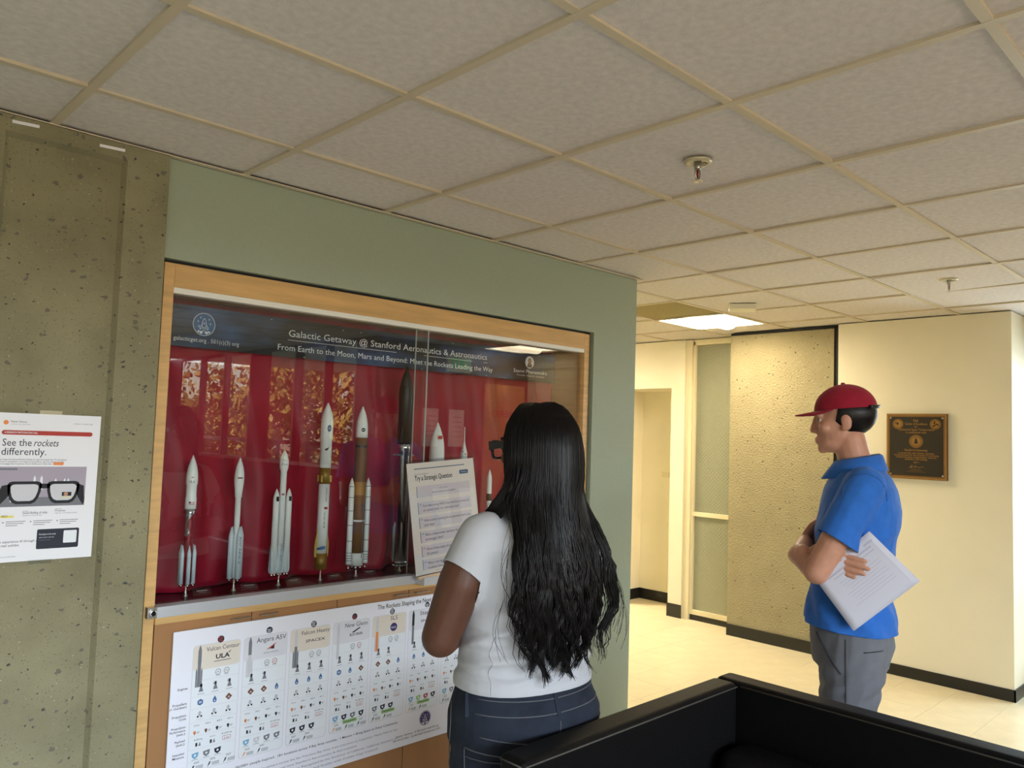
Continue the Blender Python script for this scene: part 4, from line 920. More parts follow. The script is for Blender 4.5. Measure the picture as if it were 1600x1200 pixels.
piping([(.668, -1.0695, ST-.012), (1.556, -1.0695, ST-.012)], ar); piping([(.6605, -1.062, ST-.012), (.6605, -.995, ST-.012)], ar); piping([(.668, -1.062, .1), (.661, -1.0655, ST-.03), (.668, -1.0695, ST-.012)], ar)
piping([(1.5655, -2.74, ST-.012), (1.5655, -1.075, ST-.012)], bk)

# ------------------------------------------------------------------ body building
def ball(mb, c, r, n=14, xf=None):
    c = Vector(c); vs = []; k = n//2
    r = r if isinstance(r, (tuple, list)) else (r, r, r)
    for j in range(k+1):
        th = math.pi*j/k
        for i in range(n):
            a = 2*math.pi*i/n; v = c+Vector((r[0]*math.sin(th)*math.cos(a), r[1]*math.sin(th)*math.sin(a), r[2]*math.cos(th))); vs.append(xf(v) if xf else v)
    fs = [(j*n+i, (j+1)*n+i, (j+1)*n+(i+1) % n, j*n+(i+1) % n) for j in range(k) for i in range(n)]
    mb.add(vs, fs, 0, True)
def cap(mb, p0, r0, p1, r1, n=14, xf=None):
    p0, p1 = Vector(p0), Vector(p1)
    if xf: p0, p1 = xf(p0), xf(p1)
    d = (p1-p0); L = max(d.length, 1e-5); d = d/L
    a = d.orthogonal().normalized(); b = d.cross(a); rings = []
    for k in range(6): g = R(-90+18*k); rings.append((p0+d*(r0*math.sin(g)), r0*math.cos(g)))
    for k in range(6): g = R(18*k); rings.append((p1+d*(r1*math.sin(g)), r1*math.cos(g)))
    vs = []
    for c, r in rings:
        for i in range(n): t = 2*math.pi*i/n; vs.append(c+(a*math.cos(t)+b*math.sin(t))*max(r, 1e-4))
    fs = [(j*n+i, j*n+(i+1) % n, (j+1)*n+(i+1) % n, (j+1)*n+i) for j in range(len(rings)-1) for i in range(n)]
    fs += [tuple(range(n))[::-1], tuple(range((len(rings)-1)*n, len(rings)*n))]
    mb.add(vs, fs, 0, True)
def chain(mb, pts, rad, xf=None):
    for k in range(len(pts)-1): cap(mb, pts[k], rad[k], pts[k+1], rad[k+1], xf=xf)
def loft(mb, rings, n=32, inf=0, ex=2.3):
    """rings: (z, cx, cy, rx, ry) from the bottom up, superellipse sections"""
    vs = []
    for z, cx, cy, rx, ry in rings:
        for i in range(n):
            a = 2*math.pi*i/n; c, s_ = math.cos(a), math.sin(a)
            vs.append((cx+(rx+inf)*math.copysign(abs(c)**(2/ex), c), cy+(ry+inf)*math.copysign(abs(s_)**(2/ex), s_), z))
    k = len(rings)
    fs = [(j*n+i, j*n+(i+1) % n, (j+1)*n+(i+1) % n, (j+1)*n+i) for j in range(k-1) for i in range(n)]
    fs += [tuple(range(n))[::-1], tuple(range((k-1)*n, k*n))]
    mb.add(vs, fs, 0, True)
def fuse(mb, voxel, smooth, fac=.5):
    me = mb.mesh('tmp', [])
    bm = bmesh.new(); bm.from_mesh(me); bmesh.ops.recalc_face_normals(bm, faces=bm.faces); bm.to_mesh(me); bm.free()
    o = bpy.data.objects.new('tmp', me); COL.objects.link(o)
    r = o.modifiers.new('r', 'REMESH'); r.mode = 'VOXEL'; r.voxel_size = voxel; r.use_smooth_shade = True
    if smooth: sm = o.modifiers.new('s', 'SMOOTH'); sm.iterations = smooth; sm.factor = fac
    dg = bpy.context.evaluated_depsgraph_get(); out = bpy.data.meshes.new_from_object(o.evaluated_get(dg))
    bpy.data.objects.remove(o); bpy.data.meshes.remove(me); return out
def cut(me, cuts):
    """cuts: (point, normal, test(co)) - removes what lies on the normal's side, only among faces whose centre passes the test"""
    bm = bmesh.new(); bm.from_mesh(me)
    for co, no, test in cuts:
        fs = [f for f in bm.faces if test(f.calc_center_median())]
        geom = list({e for f in fs for e in f.edges})+fs+list({v for f in fs for v in f.verts})
        bmesh.ops.bisect_plane(bm, geom=geom, plane_co=co, plane_no=no)
        nv = Vector(no); c0 = Vector(co)
        kill = [f for f in bm.faces if test(f.calc_center_median()) and (f.calc_center_median()-c0).dot(nv) > 0]
        bmesh.ops.delete(bm, geom=kill, context='FACES')
    bm.to_mesh(me); bm.free(); return me
def displace(me, fn):
    me.update(); ns = [v.normal.copy() for v in me.vertices]
    for v, n_ in zip(me.vertices, ns): v.co = v.co+n_*fn(v.co)
    me.update()
def wear(name, me, m, parent, thick=.003, smooth=True):
    me.materials.clear(); me.materials.append(m); me.name = name
    for f in me.polygons: f.use_smooth = smooth
    o = bpy.data.objects.new(name, me); COL.objects.link(o); o.parent = parent
    if thick: s_ = o.modifiers.new('t', 'SOLIDIFY'); s_.thickness = thick; s_.offset = -1
    return o
def head(mb, xf, jaw=1.0):
    ball(mb, (0, -.014, .030), (.074, .095, .084), 20, xf); ball(mb, (0, .028, -.018), (.064*jaw, .068, .088), 18, xf); ball(mb, (0, .042, -.070), (.050*jaw, .052, .042), 16, xf)
    ball(mb, (0, .078, -.094), (.022, .018, .018), 12, xf); cap(mb, (0, .090, .014), .009, (0, .104, -.026), .012, xf=xf); ball(mb, (-.012, .096, -.030), .009, 10, xf); ball(mb, (.012, .096, -.030), .009, 10, xf)
    cap(mb, (-.036, .080, .030), .012, (.036, .080, .030), .012, xf=xf); ball(mb, (0, .092, -.057), (.022, .011, .0065), 12, xf); ball(mb, (0, .091, -.068), (.020, .011, .0075), 12, xf)
    for g in (-1, 1): cap(mb, (g*.020, .086, .021), .007, (g*.044, .080, .021), .006, xf=xf); cap(mb, (g*.020, .082, -.006), .006, (g*.044, .076, -.006), .006, xf=xf); ball(mb, (g*.042, .066, -.022), (.024, .022, .022), 12, xf); ball(mb, (g*.074, -.004, -.008), (.010, .019, .031), 12, xf); ball(mb, (g*.073, .006, -.028), (.008, .010, .012), 10, xf)
def eyes(parent, xf, rz):
    for g in (-1, 1):
        w_ = MB(); ball(w_, (g*.031, .0735, .008), .0118, 14, xf); o = w_.build('eye', mat('eye_white', (220, 216, 208), .2), parent)
        i_ = MB(); ball(i_, (g*.0325, .0825, .008), (.0068, .0038, .0066), 10, xf); i_.build('iris', mat('iris_brown', (44, 28, 18), .2), o)
        b_ = MB(); b_.tube([xf(Vector((g*.015, .092, .032))), xf(Vector((g*.032, .091, .037))), xf(Vector((g*.050, .080, .033)))], [.003, .0035, .002], 6); b_.build('eyebrow', M_HAIR, parent)
def hand(mb, wrist, fdir, nrm, thumb, curl, k=1.0, spread=.06):
    """wrist point, finger direction, palm normal (the side the fingers close to), thumb side vector"""
    f0 = Vector(fdir).normalized(); n0 = Vector(nrm); n0 = (n0-f0*n0.dot(f0)).normalized(); s0 = f0.cross(n0)
    if s0.dot(Vector(thumb)) < 0: s0 = -s0
    w = Vector(wrist)
    for q_, (off, L0, lens) in enumerate(((.030, .088, (.042, .026, .020)), (.010, .092, (.046, .030, .022)), (-.010, .088, (.043, .028, .021)), (-.029, .080, (.034, .021, .018)))):
        b0 = w+s0*off*.55*k+f0*.012*k; kn = w+s0*off*k+f0*L0*k
        cap(mb, b0, .0145*k, kn, .0112*k)
        d = (f0+s0*off*spread*16).normalized(); p = kn; r = .0096*k
        for j, l_ in enumerate(lens):
            a_ = curl[j] if isinstance(curl[0], (int, float)) else curl[q_][j]
            ax = d.cross(n0).normalized(); d = (Matrix.Rotation(a_, 3, ax) @ d); 
            n2 = p+d*l_*k; cap(mb, p, r, n2, r*.9); p = n2; r *= .9
    t0 = w+s0*.024*k+f0*.022*k; t1 = t0+(s0*.7+f0*.55+n0*.35).normalized()*.042*k; t2 = t1+(s0*.25+f0*.85+n0*.3).normalized()*.032*k; t3 = t2+(f0*.9+n0*.35).normalized()*.026*k
    chain(mb, [t0, t1, t2, t3], [.016*k, .0125*k, .0108*k, .009*k])
def skin(name, rgb):
    m = mat(name, rgb, .45, spec=.4); b = m.node_tree.nodes['Principled BSDF']; b.inputs['Subsurface Weight'].default_value = .08; b.inputs['Subsurface Radius'].default_value = (.01, .004, .002)
    noise_col(m, 40, .08, bump=.08, bscale=500); return m
def knit(name, rgb, rough=.85, amt=.06):
    m = mat(name, rgb, rough, spec=.2, sheen=.1); noise_col(m, 30, amt, bump=.25, bscale=900); return m
M_HAIR = mat('black_hair', (14, 10, 9), .42, spec=.28)
n, l, b_ = nodes(M_HAIR); b_.inputs['Anisotropic'].default_value = .6
def foot(mb, x, y, s_=1):
    pass
def proj_back(bvh, x, z, y0=-1.0, d=(0, 1, 0)):
    h = bvh.ray_cast(Vector((x, y0, z)), Vector(d)); return h[0]
from mathutils.bvhtree import BVHTree
def bvh_of(me): return BVHTree.FromPolygons([v.co for v in me.vertices], [p.vertices for p in me.polygons])
def stitch(bvh, pts2, r, m, parent, name, lift=.0015, n=10, d=(0, 1, 0), y0=-1.0):
    out = []
    for (xa, za), (xb, zb) in zip(pts2, pts2[1:]):
        for k in range(n):
            h = proj_back(bvh, xa+(xb-xa)*k/n, za+(zb-za)*k/n, y0, d)
            if h: out.append(h-Vector(d)*lift)
    h = proj_back(bvh, *pts2[-1], y0, d)
    if h: out.append(h-Vector(d)*lift)
    if len(out) > 2: return MB().tube(out, r, 5).build(name, m, parent)
def catmull(P, n):
    P = [Vector(p) for p in P]; P = [P[0]*2-P[1]]+P+[P[-1]*2-P[-2]]; out = []
    segs = len(P)-3
    for k in range(n+1):
        u = segs*k/n; i = min(int(u), segs-1); t = u-i; a, b, c, d = P[i:i+4]
        out.append(.5*((2*b)+(c-a)*t+(2*a-5*b+4*c-d)*t*t+(3*b-a-3*c+d)*t**3))
    return out

# ------------------------------------------------------------------ woman facing the case
wm = thing('person', 'person with long black hair, white tee and dark jeans facing the display case', 'person', (.905, -.820, 0), R(-9))
S_W = skin('skin_brown', (88, 55, 40))
TOR = [(.74, 0, -.005, .17, .12), (.80, 0, -.012, .205, .142), (.86, 0, -.012, .205, .142), (.91, 0, -.004, .186, .128), (.97, 0, .004, .172, .117), (1.03, 0, .004, .170, .116), (1.10, 0, .004, .174, .120), (1.18, 0, 0, .178, .122), (1.25, 0, -.008, .176, .113), (1.30, 0, -.014, .165, .096), (1.335, 0, -.018, .130, .074), (1.36, 0, -.018, .075, .058), (1.40, .006, -.012, .052, .052)]
hc = Vector((.018, -.004, 1.530)); hy = R(16)
def xfh(v): return hc+Matrix.Rotation(hy, 3, 'Z') @ (Matrix.Rotation(R(-8), 3, 'X') @ v)
b = MB(); loft(b, TOR, inf=-.008); chain(b, [(.006, -.018, 1.35), (.012, -.012, 1.46)], [.05, .048]); head(b, xfh, .92)
LA = [(-.160, -.016, 1.302), (-.206, -.004, 1.19), (-.243, .022, 1.055), (-.13, .145, 1.030), (-.010, .190, 1.045)]; LR = [.056, .058, .049, .040, .027]
RA = [(.160, -.016, 1.302), (.200, .005, 1.19), (.228, .045, 1.055), (.13, .165, 1.065), (.05, .215, 1.085)]
chain(b, LA, LR); chain(b, RA, LR)
hand(b, (-.007, .192, 1.046), (.9, .05, .15), (0, 1, .2), (0, .2, 1), (.35, .5, .4), .92); hand(b, (.047, .217, 1.086), (-.9, .02, .1), (0, -1, -.2), (0, .2, 1), (.35, .5, .4), .92)
for g in (-1, 1): chain(b, [(g*.092, -.004, .84), (g*.098, .004, .64), (g*.098, .004, .46), (g*.098, -.015, .28), (g*.096, -.02, .09)], [.088, .08, .055, .05, .036]); chain(b, [(g*.096, -.035, .045), (g*.104, .06, .035), (g*.108, .12, .028)], [.034, .032, .026])
body = wear('body', fuse(b, .0058, 5), S_W, wm, 0); eyes(wm, xfh, hy)
# white cap-sleeve tee
b = MB(); loft(b, [r for r in TOR if r[0] > .78], inf=.008); chain(b, [(-.140, -.018, 1.312), LA[0], LA[1]], [.056, .060, .066]); chain(b, [(.140, -.018, 1.312), RA[0], RA[1]], [.056, .060, .066])
me = fuse(b, .0062, 6)
cut(me, [((0, 0, .926), (0, .0, -1), lambda c: c.z < 1.0), ((-.232, 0, 1.235), Vector((-.62, 0, -.78)), lambda c: c.x < -.187 and c.z > 1.08), ((.228, 0, 1.235), Vector((.62, 0, -.78)), lambda c: c.x > .187 and c.z > 1.08), ((0, .0, 1.352), (0, .35, 1), lambda c: abs(c.x) < .12 and c.z > 1.26)])
def wrinkle(c):
    ang = math.atan2(c.x, -c.y); d = 0                       # 0 at the spine
    for zk, sl, h_, w_, a0, aw in ((1.085, .030, .008, .010, -.3, 1.5), (1.052, -.022, .010, .011, .2, 1.7), (1.022, .018, .010, .010, -.5, 1.3), (.995, -.012, .011, .010, .5, 1.6), (.968, .008, .008, .008, -.2, 1.8), (1.125, -.05, .006, .010, .9, .8), (1.13, .06, .007, .010, -.9, .8), (1.17, .09, .006, .010, -1.1, .6)):
        d += h_*math.exp(-((c.z-zk-sl*ang-.006*math.sin(ang*4+zk*60))/w_)**2)*math.exp(-((ang-a0)/aw)**4)
    d += .006*math.exp(-((c.z-.940)/.014)**2)
    return d+.0025*noise.noise(c*14)
displace(me, wrinkle)
M_TEE = knit('white_jersey', (184, 185, 190), .8, .02)
tee = wear('tee_shirt', me, M_TEE, wm, .003); bv = bvh_of(me)
stitch(bv, [(-.148, 1.15), (-.155, 1.05), (-.155, .98), (-.160, .93)], .0014, M_TEE, tee, 'side_seam', .0005)
# jeans
M_DEN = mat('dark_denim', (38, 44, 56), .85, spec=.2); noise_col(M_DEN, 14, .32, detail=5, bump=.3, bscale=700); M_DST = mat('denim_stitch', (92, 92, 96), .8)
b = MB(); loft(b, [(.74, 0, -.005, .18, .125)]+[r for r in TOR if .75 < r[0] < .99], inf=.006)
for g in (-1, 1): chain(b, [(g*.098, -.022, .80), (g*.102, -.010, .72), (g*.102, .004, .60), (g*.102, .004, .46), (g*.100, -.012, .28), (g*.100, -.018, .12)], [.110, .108, .092, .070, .066, .062])
me = fuse(b, .0062, 5); cut(me, [((0, 0, .934), (0, .05, 1), lambda c: c.z > .85), ((0, 0, .11), (0, 0, -1), lambda c: c.z < .2)])
displace(me, lambda c: .003*noise.noise(c*11)+.004*math.exp(-((c.z-.45)/.1)**2)*math.sin(c.z*90+c.x*20)+.0025*math.exp(-((c.z-.70)/.06)**2)*math.sin(c.z*110+abs(c.x)*40))
jn = wear('jeans', me, M_DEN, wm, .003); bv = bvh_of(me)
for z in (.886, .918): stitch(bv, [(-.19, z), (-.1, z-.002), (0, z-.004), (.1, z-.002), (.19, z)], .0013, M_DST, jn, 'stitching', .001, 8)
stitch(bv, [(-.19, .838), (-.1, .825), (0, .812), (.1, .825), (.19, .838)], .0013, M_DST, jn, 'stitching', .001, 8); stitch(bv, [(0, .865), (0, .84), (.002, .78), (.004, .72)], .0013, M_DST, jn, 'stitching', .001, 8)
def hip(g, s_, z):                                            # a point on the jeans seen from behind at 30 degrees to the side
    d = Vector((-g*.5, .866, 0)); pr = Vector((.866, g*.5, 0)); return bv.ray_cast(pr*s_-d+Vector((0, 0, z)), d)[0], d
def hip_line(g, pts, r, name, lift):
    out = []
    for (sa, za), (sb, zb) in zip(pts, pts[1:]):
        for k in range(9):
            h, d = hip(g, sa+(sb-sa)*k/8, za+(zb-za)*k/8)
            if h: out.append(h-d*lift)
    if len(out) > 2: MB().tube(out, r, 5).build(name, M_DST, jn)
for g in (-1, 1):
    hip_line(g, [(g*.155, .800), (g*.150, .70), (g*.105, .678), (g*.045, .690), (g*.040, .795), (g*.155, .805)], .0016, 'pocket_stitching', .0015)
    hip_line(g, [(g*.153, .783), (g*.042, .778)], .0013, 'pocket_stitching', .0015); hip_line(g, [(g*.188, .90), (g*.19, .80), (g*.185, .65)], .0014, 'side_stitching', .0015)
def loop(pts, d):
    pts = [q_-d*.003 for q_ in pts if q_]; lp = MB(); sd_ = Vector((d.y, -d.x, 0))*.006
    vs = [v for q_ in pts for v in (q_-sd_, q_+sd_, q_+sd_+d*.004, q_-sd_+d*.004)]
    lp.add(vs, [(k*4+i, k*4+(i+1) % 4, k*4+4+(i+1) % 4, k*4+4+i) for k in range(len(pts)-1) for i in range(4)]+[(0, 1, 2, 3), tuple(len(vs)-4+i for i in range(4))]); lp.build('belt_loop', M_DEN, jn, fix=True)
loop([proj_back(bv, 0, .876+.0085*k) for k in range(7)], Vector((0, 1, 0)))
for g in (-1, 1): loop([hip(g, g*.150, .876+.0085*k)[0] for k in range(7)], Vector((-g*.5, .866, 0)))
for g in (-1, 1):
    b = MB(); chain(b, [(g*.096, -.04, .045), (g*.104, .06, .04), (g*.108, .125, .032)], [.042, .042, .034]); me = fuse(b, .007, 4); cut(me, [((0, 0, .001), (0, 0, -1), lambda c: True)]); wear('shoe', me, K_WHITE, wm, 0)
# long wavy hair: a dark mass under thousands of strands
hm = MB()
loft(hm, [(1.648, hc.x, -.016, .02, .02), (1.641, hc.x, -.016, .050, .060), (1.618, hc.x, -.020, .076, .086), (1.575, hc.x, -.024, .091, .093), (1.53, hc.x, -.032, .095, .086), (1.47, hc.x, -.050, .097, .078), (1.40, hc.x*.6, -.066, .112, .070), (1.33, .006, -.104, .122, .044), (1.25, .012, -.132, .130, .022), (1.165, .014, -.146, .130, .014), (1.10, 0, -.146, .12, .012), (1.06, 0, -.145, .07, .006)], 30, ex=2.0)
rr = random.Random(11)
def hair_path(phi, lay, zend, ph, amp, wl, jit):
    s_, c_ = math.sin(phi), math.cos(phi); side = 1 if s_ >= 0 else -1
    k = lay
    top = Vector((hc.x+side*.004, hc.y-.012-.055*c_+(.05 if abs(phi) > 1.2 else 0), 1.645+.006*k))
    P = [top, hc+Vector((.064*s_, -.014-.070*c_, .100+.006*k)), hc+Vector(((.094+.008*k)*s_, -.022-(.090+.010*k)*c_, .045)), hc+Vector(((.101+.012*k)*s_, -.036-(.083+.012*k)*c_, -.05))]
    if abs(phi) > 1.45:                                   # front locks fall before the shoulder
        P += [Vector((hc.x+.102*s_, .0+jit*.02, 1.42)), Vector((.108*side, .028, 1.37)), Vector((.104*side, .075, 1.31)), Vector((.10*side, .118+.01*k, 1.22)), Vector((.10*side, .122+.01*k, max(zend, 1.10)))]
        return P
    if abs(phi) > .85 and jit < .25:                      # strands that lie over the shoulder
        w_ = (abs(phi)-.85)/.6
        P += [Vector((hc.x+.108*s_, -.075+.07*w_, 1.425)), Vector((.118*side, -.080+.09*w_, 1.375)), Vector((.118*side, -.02+.08*w_, 1.335)), Vector((.108*side, .09, 1.27)), Vector((.10*side, .124, max(zend, 1.12)))]
        return P
    wd = lambda z: {1.40: .128, 1.31: .160, 1.21: .182, 1.13: .188, 1.05: .165}[z]
    u = max(-1, min(1, phi/1.05)); u = .93*u*(.75+.25*abs(u))+jit*.07
    bk_ = lambda z, th: {1.40: -.122, 1.31: -.138, 1.21: -.152, 1.13: -.154, 1.05: -.150}[z]-th*(.024*k)*(1-.35*u*u)+(.07 if z > 1.35 else .035 if z > 1.25 else .02)*u*u
    for z in (1.40, 1.31, 1.21, 1.13, 1.05):
        if z < zend+.02: break
        a = u*wd(z)*(.86 if u < 0 and z < 1.35 else 1); P.append(Vector((hc.x*(.5 if z > 1.35 else .1)+a, bk_(z, 1), z)))
    P.append(Vector((P[-1].x*(.86)+jit*.02, P[-1].y+.004, zend)))
    return P
st = MB()
clumps = [(rr.uniform(-1.3, 1.3), rr.uniform(0, 6.28), rr.uniform(.10, .17), rr.uniform(-.04, .04)) for _ in range(46)]
for q_ in range(2900):
    phi = rr.uniform(-2.05, 2.05) if q_ % 5 < 2 else rr.gauss(0, .62)
    phi = max(-2.1, min(2.1, phi))
    cl_ = min(clumps, key=lambda c: abs(c[0]-phi)+rr.random()*.12)
    jit = rr.uniform(-1, 1); lay = rr.random()
    u = abs(phi)/1.35
    zend = 1.0+.06*min(1, u*u)+rr.uniform(-.02, .13)*rr.random()+cl_[3]*1.3
    P = hair_path(phi, lay, zend, 0, 0, 0, jit*.6); n_ = 22; C_ = catmull(P, n_)
    wave = .008+.008*rr.random()
    out = []
    for k, p_ in enumerate(C_):
        t = k/n_
        fall = max(0, (1.45-p_.z)/.45)
        pull = min(.86, fall*.74) if abs(phi) < .85 else 0
        tx = math.copysign(1, cl_[0])*0+cl_[0]/1.35*.17*min(1, .5+fall)
        x = p_.x*(1-pull)+tx*pull if fall > 0 else p_.x
        w_ = fall*wave*1.3; g = p_.z*2*math.pi/cl_[2]+cl_[1]
        out.append(Vector((x+w_*math.sin(g)+fall*.003*math.sin(g*1.6+jit*4), p_.y+w_*.4*math.cos(g), p_.z)))
    rad = [(.0016 if q_ % 3 else .0024)*(1-.75*(k/n_)**3) for k in range(n_+1)]
    st.tube(out, rad, 3, cap=False)
for q_ in range(60):                                      # flyaway wisps at the edges
    side = 1 if q_ % 4 else -1; z0 = rr.uniform(1.15, 1.5); x0 = side*(.10+.09*max(0, min(1, (1.45-z0)/.3))); pts = []
    L_ = rr.uniform(.10, .17); f_ = rr.uniform(2, 4); w_ = rr.uniform(.01, .03)
    for k in range(12):
        t = k/11; pts.append((x0+side*w_*math.sin(t*f_), -.05-.11*max(0, min(1, (1.5-z0)/.3))-.01*t, z0-t*L_))
    st.tube(pts, .0005, 3, cap=False)
o_ = len(hm.v); hm.add(st.v, st.f, 0, True)
hr = hm.build('hair', M_HAIR, wm, fix=False)
# thick black spectacles
gl = MB(); 
def gpt(x, y, z): return xfh(Vector((x, y, z)))
for g in (-1, 1):
    ring_ = [gpt(g*(.036+.031*math.copysign(abs(math.cos(a))**.6, math.cos(a))), .112-.012*abs(math.cos(a))*(1 if math.cos(a) > 0 else 0), .006+.023*math.copysign(abs(math.sin(a))**.6, math.sin(a))) for a in [2*math.pi*k/20 for k in range(21)]]
    gl.tube(ring_, .0042, 8)
    for (y0, z0, h0), (y1, z1, h1) in zip(((.108, .016, .012), (.09, .016, .011), (.04, .014, .008), (-.005, .014, .006)), ((.09, .016, .011), (.04, .014, .008), (-.005, .014, .006), (-.025, .002, .005))):
        xa = [.068+.012*min(1, (.108-y)/.06) for y in (y0, y1)]
        vs = [gpt(g*(xa[i]+dx), (y0, y1)[i], (z0, z1)[i]+s_*(h0, h1)[i]) for i in (0, 1) for dx in (-.0025, .0035) for s_ in (-1, 1)]
        gl.add(vs, [(0, 1, 3, 2), (4, 6, 7, 5), (0, 4, 5, 1), (2, 3, 7, 6), (1, 5, 7, 3), (0, 2, 6, 4)])
gl.tube([gpt(-.008, .116, .012), gpt(.008, .116, .012)], .004, 8)
sp = gl.build('spectacles', K_BLACK, wm, fix=True)

# ------------------------------------------------------------------ man with folded arms and a sheet of paper
mn = thing('person', 'person in crimson cap, blue polo and grey trousers holding a sheet with folded arms', 'person', (2.318, -1.077, 0), R(24))
S_M = skin('skin_light', (196, 142, 116))
MT = [(.80, 0, 0, .150, .115), (.88, 0, -.006, .168, .126), (.96, 0, -.004, .166, .122), (1.06, 0, -.006, .163, .116), (1.16, 0, -.016, .172, .120), (1.26, 0, -.028, .183, .126), (1.34, 0, -.036, .188, .122), (1.41, 0, -.040, .178, .108), (1.455, 0, -.040, .140, .085), (1.485, 0, -.034, .085, .066), (1.52, 0, -.022, .058, .058)]
mc = Vector((0, .020, 1.655)); my = R(4)
def xfm(v): return mc+Matrix.Rotation(my, 3, 'Z') @ (Matrix.Rotation(R(-6), 3, 'X') @ (v*1.04))
b = MB(); loft(b, MT, inf=-.010); chain(b, [(0, -.028, 1.47), (0, -.002, 1.59)], [.060, .056]); head(b, xfm)
ML = [(-.190, -.045, 1.425), (-.226, .030, 1.275), (-.236, .105, 1.128), (-.115, .160, 1.165), (.005, .150, 1.195)]; MR = [.056, .050, .043, .041, .029]
MRA = [(.190, -.045, 1.425), (.190, .06, 1.28), (.140, .150, 1.135), (-.01, .170, 1.15), (-.160, .150, 1.180)]
chain(b, ML, MR); chain(b, MRA, MR)
hand(b, (.008, .149, 1.197), (.97, -.12, .12), (0, -1, 0), (0, .1, 1), (.25, .3, .2))
hand(b, (-.172, .128, 1.182), (-.40, -.90, -.20), (.92, -.40, 0), (0, .0, 1), [(.10, .08, .05), (.08, .06, .05), (.08, .06, .04), (.08, .05, .04)], 1.06, .015)
for g in (-1, 1): chain(b, [(g*.09, 0, .90), (g*.095, .005, .70), (g*.095, .01, .50), (g*.095, -.01, .30), (g*.092, -.015, .10)], [.09, .08, .058, .054, .038]); chain(b, [(g*.092, -.035, .05), (g*.1, .08, .04), (g*.104, .14, .03)], [.038, .036, .03])
wear('body', fuse(b, .0052, 4), S_M, mn, 0); eyes(mn, xfm, my)
# polo shirt
b = MB(); loft(b, [(.855, 0, -.004, .192, .150), (.92, 0, -.005, .186, .142), (.98, 0, -.005, .178, .132)]+[r for r in MT if r[0] > 1.0], inf=.015)
chain(b, [(-.165, -.042, 1.425), ML[0], (-.222, .020, 1.30), (-.236, .060, 1.20)], [.068, .070, .068, .074]); chain(b, [(.165, -.042, 1.425), MRA[0], (.222, -.005, 1.30), (.234, .015, 1.20)], [.068, .070, .068, .074])
me = fuse(b, .0062, 6)
ax = (Vector((-.236, .070, 1.20))-Vector((-.200, -.03, 1.38))).normalized()
cut(me, [((0, 0, .918), (0, .06, -1), lambda c: c.z < 1.02), ((-.232, .045, 1.240), ax, lambda c: c.x < -.165 and c.z > 1.08 and c.z < 1.36), ((.232, .005, 1.245), Vector((-ax.x, ax.y, ax.z)), lambda c: c.x > .165 and c.z > 1.08 and c.z < 1.36), ((0, 0, 1.498), (0, .30, 1), lambda c: abs(c.x) < .12 and c.z > 1.42)])
def mwr(c):
    ang = math.atan2(c.x, -c.y); d = .0035*noise.noise(c*9)+.002*noise.noise(c*22)
    d += .006*math.exp(-((c.z-.97)/.06)**2)*math.sin(ang*9+c.z*40)+.004*math.exp(-((c.z-.93)/.03)**2)*math.sin(ang*5+1)
    if c.x < -.12: d += .004*math.exp(-((c.z-1.22)/.09)**2)*math.sin(c.z*55+c.y*40)
    d += .007*math.exp(-((c.z-1.18)/.14)**2)*math.sin((c.z*.8+c.y*.9)*42+2*noise.noise(c*5))*(1 if c.x < 0 else .4)
    return d
displace(me, mwr)
M_POLO = knit('blue_pique', (46, 106, 190), .8, .08)
po = wear('polo_shirt', me, M_POLO, mn, .003); bvp = bvh_of(me)
# folded collar
vs = []; fs = []; N = 40
for i in range(N+1):
    a = R(-160)+R(320)*i/N; s_, c_ = math.sin(a), math.cos(a)     # 0 is the nape
    for r_, z, in ((.068, 1.490), (.068, 1.526), (.074, 1.538), (.086, 1.532), (.120, 1.478)):
        drop = .018*(1-c_)*.5*1.6
        vs.append((r_*1.05*s_, -.030-r_*.98*c_+(.014 if r_ > .09 else 0), z-drop-(.006*(1-c_) if r_ > .09 else 0)))
for i in range(N):
    for k in range(4): fs.append((i*5+k, i*5+k+1, (i+1)*5+k+1, (i+1)*5+k))
co = MB().add(vs, fs, 0, True).build('collar', M_POLO, po); q_ = co.modifiers.new('t', 'SOLIDIFY'); q_.thickness = .003
M_PSEAM = mat('polo_seam', (40, 84, 150), .8)
stitch(bvp, [(1.43, -.10)], .001, M_PSEAM, po, 'seam') if False else None
out = []
for k in range(15):                                           # armhole seam on the near shoulder
    a = R(-95+k*13); h = bvp.ray_cast(Vector((-.6, -.045+.072*math.sin(a)*1.0, 1.385+.085*math.cos(a))), Vector((1, 0, 0)))
    if h[0]: out.append(h[0]-Vector((.001, 0, 0)))
if len(out) > 3: MB().tube(out, .0016, 5).build('armhole_seam', M_PSEAM, po)
# trousers
M_TRS = mat('grey_cotton', (110, 111, 116), .85, spec=.2); noise_col(M_TRS, 25, .07, bump=.2, bscale=900); M_TRD = mat('grey_seam', (56, 56, 60), .9)
b = MB(); loft(b, [(.78, 0, -.004, .150, .118), (.86, 0, -.012, .170, .134), (.94, 0, -.006, .168, .126), (1.0, 0, -.004, .164, .120)], inf=.010)
for g in (-1, 1): chain(b, [(g*.088, -.022, .88), (g*.095, -.012, .78), (g*.098, .004, .64), (g*.098, .008, .50), (g*.096, -.005, .30), (g*.095, -.012, .08)], [.112, .108, .096, .080, .074, .072])
me = fuse(b, .0062, 5); cut(me, [((0, 0, .985), (0, 0, 1), lambda c: c.z > .9), ((0, 0, .075), (0, 0, -1), lambda c: c.z < .15)])
displace(me, lambda c: .004*noise.noise(c*9)+.005*math.exp(-((c.z-.74)/.05)**2)*math.sin(c.z*85+c.y*60)+.004*math.exp(-((c.z-.55)/.12)**2)*math.sin(c.z*60+c.y*35))
trs = wear('trousers', me, M_TRS, mn, .003); bvt = bvh_of(me)
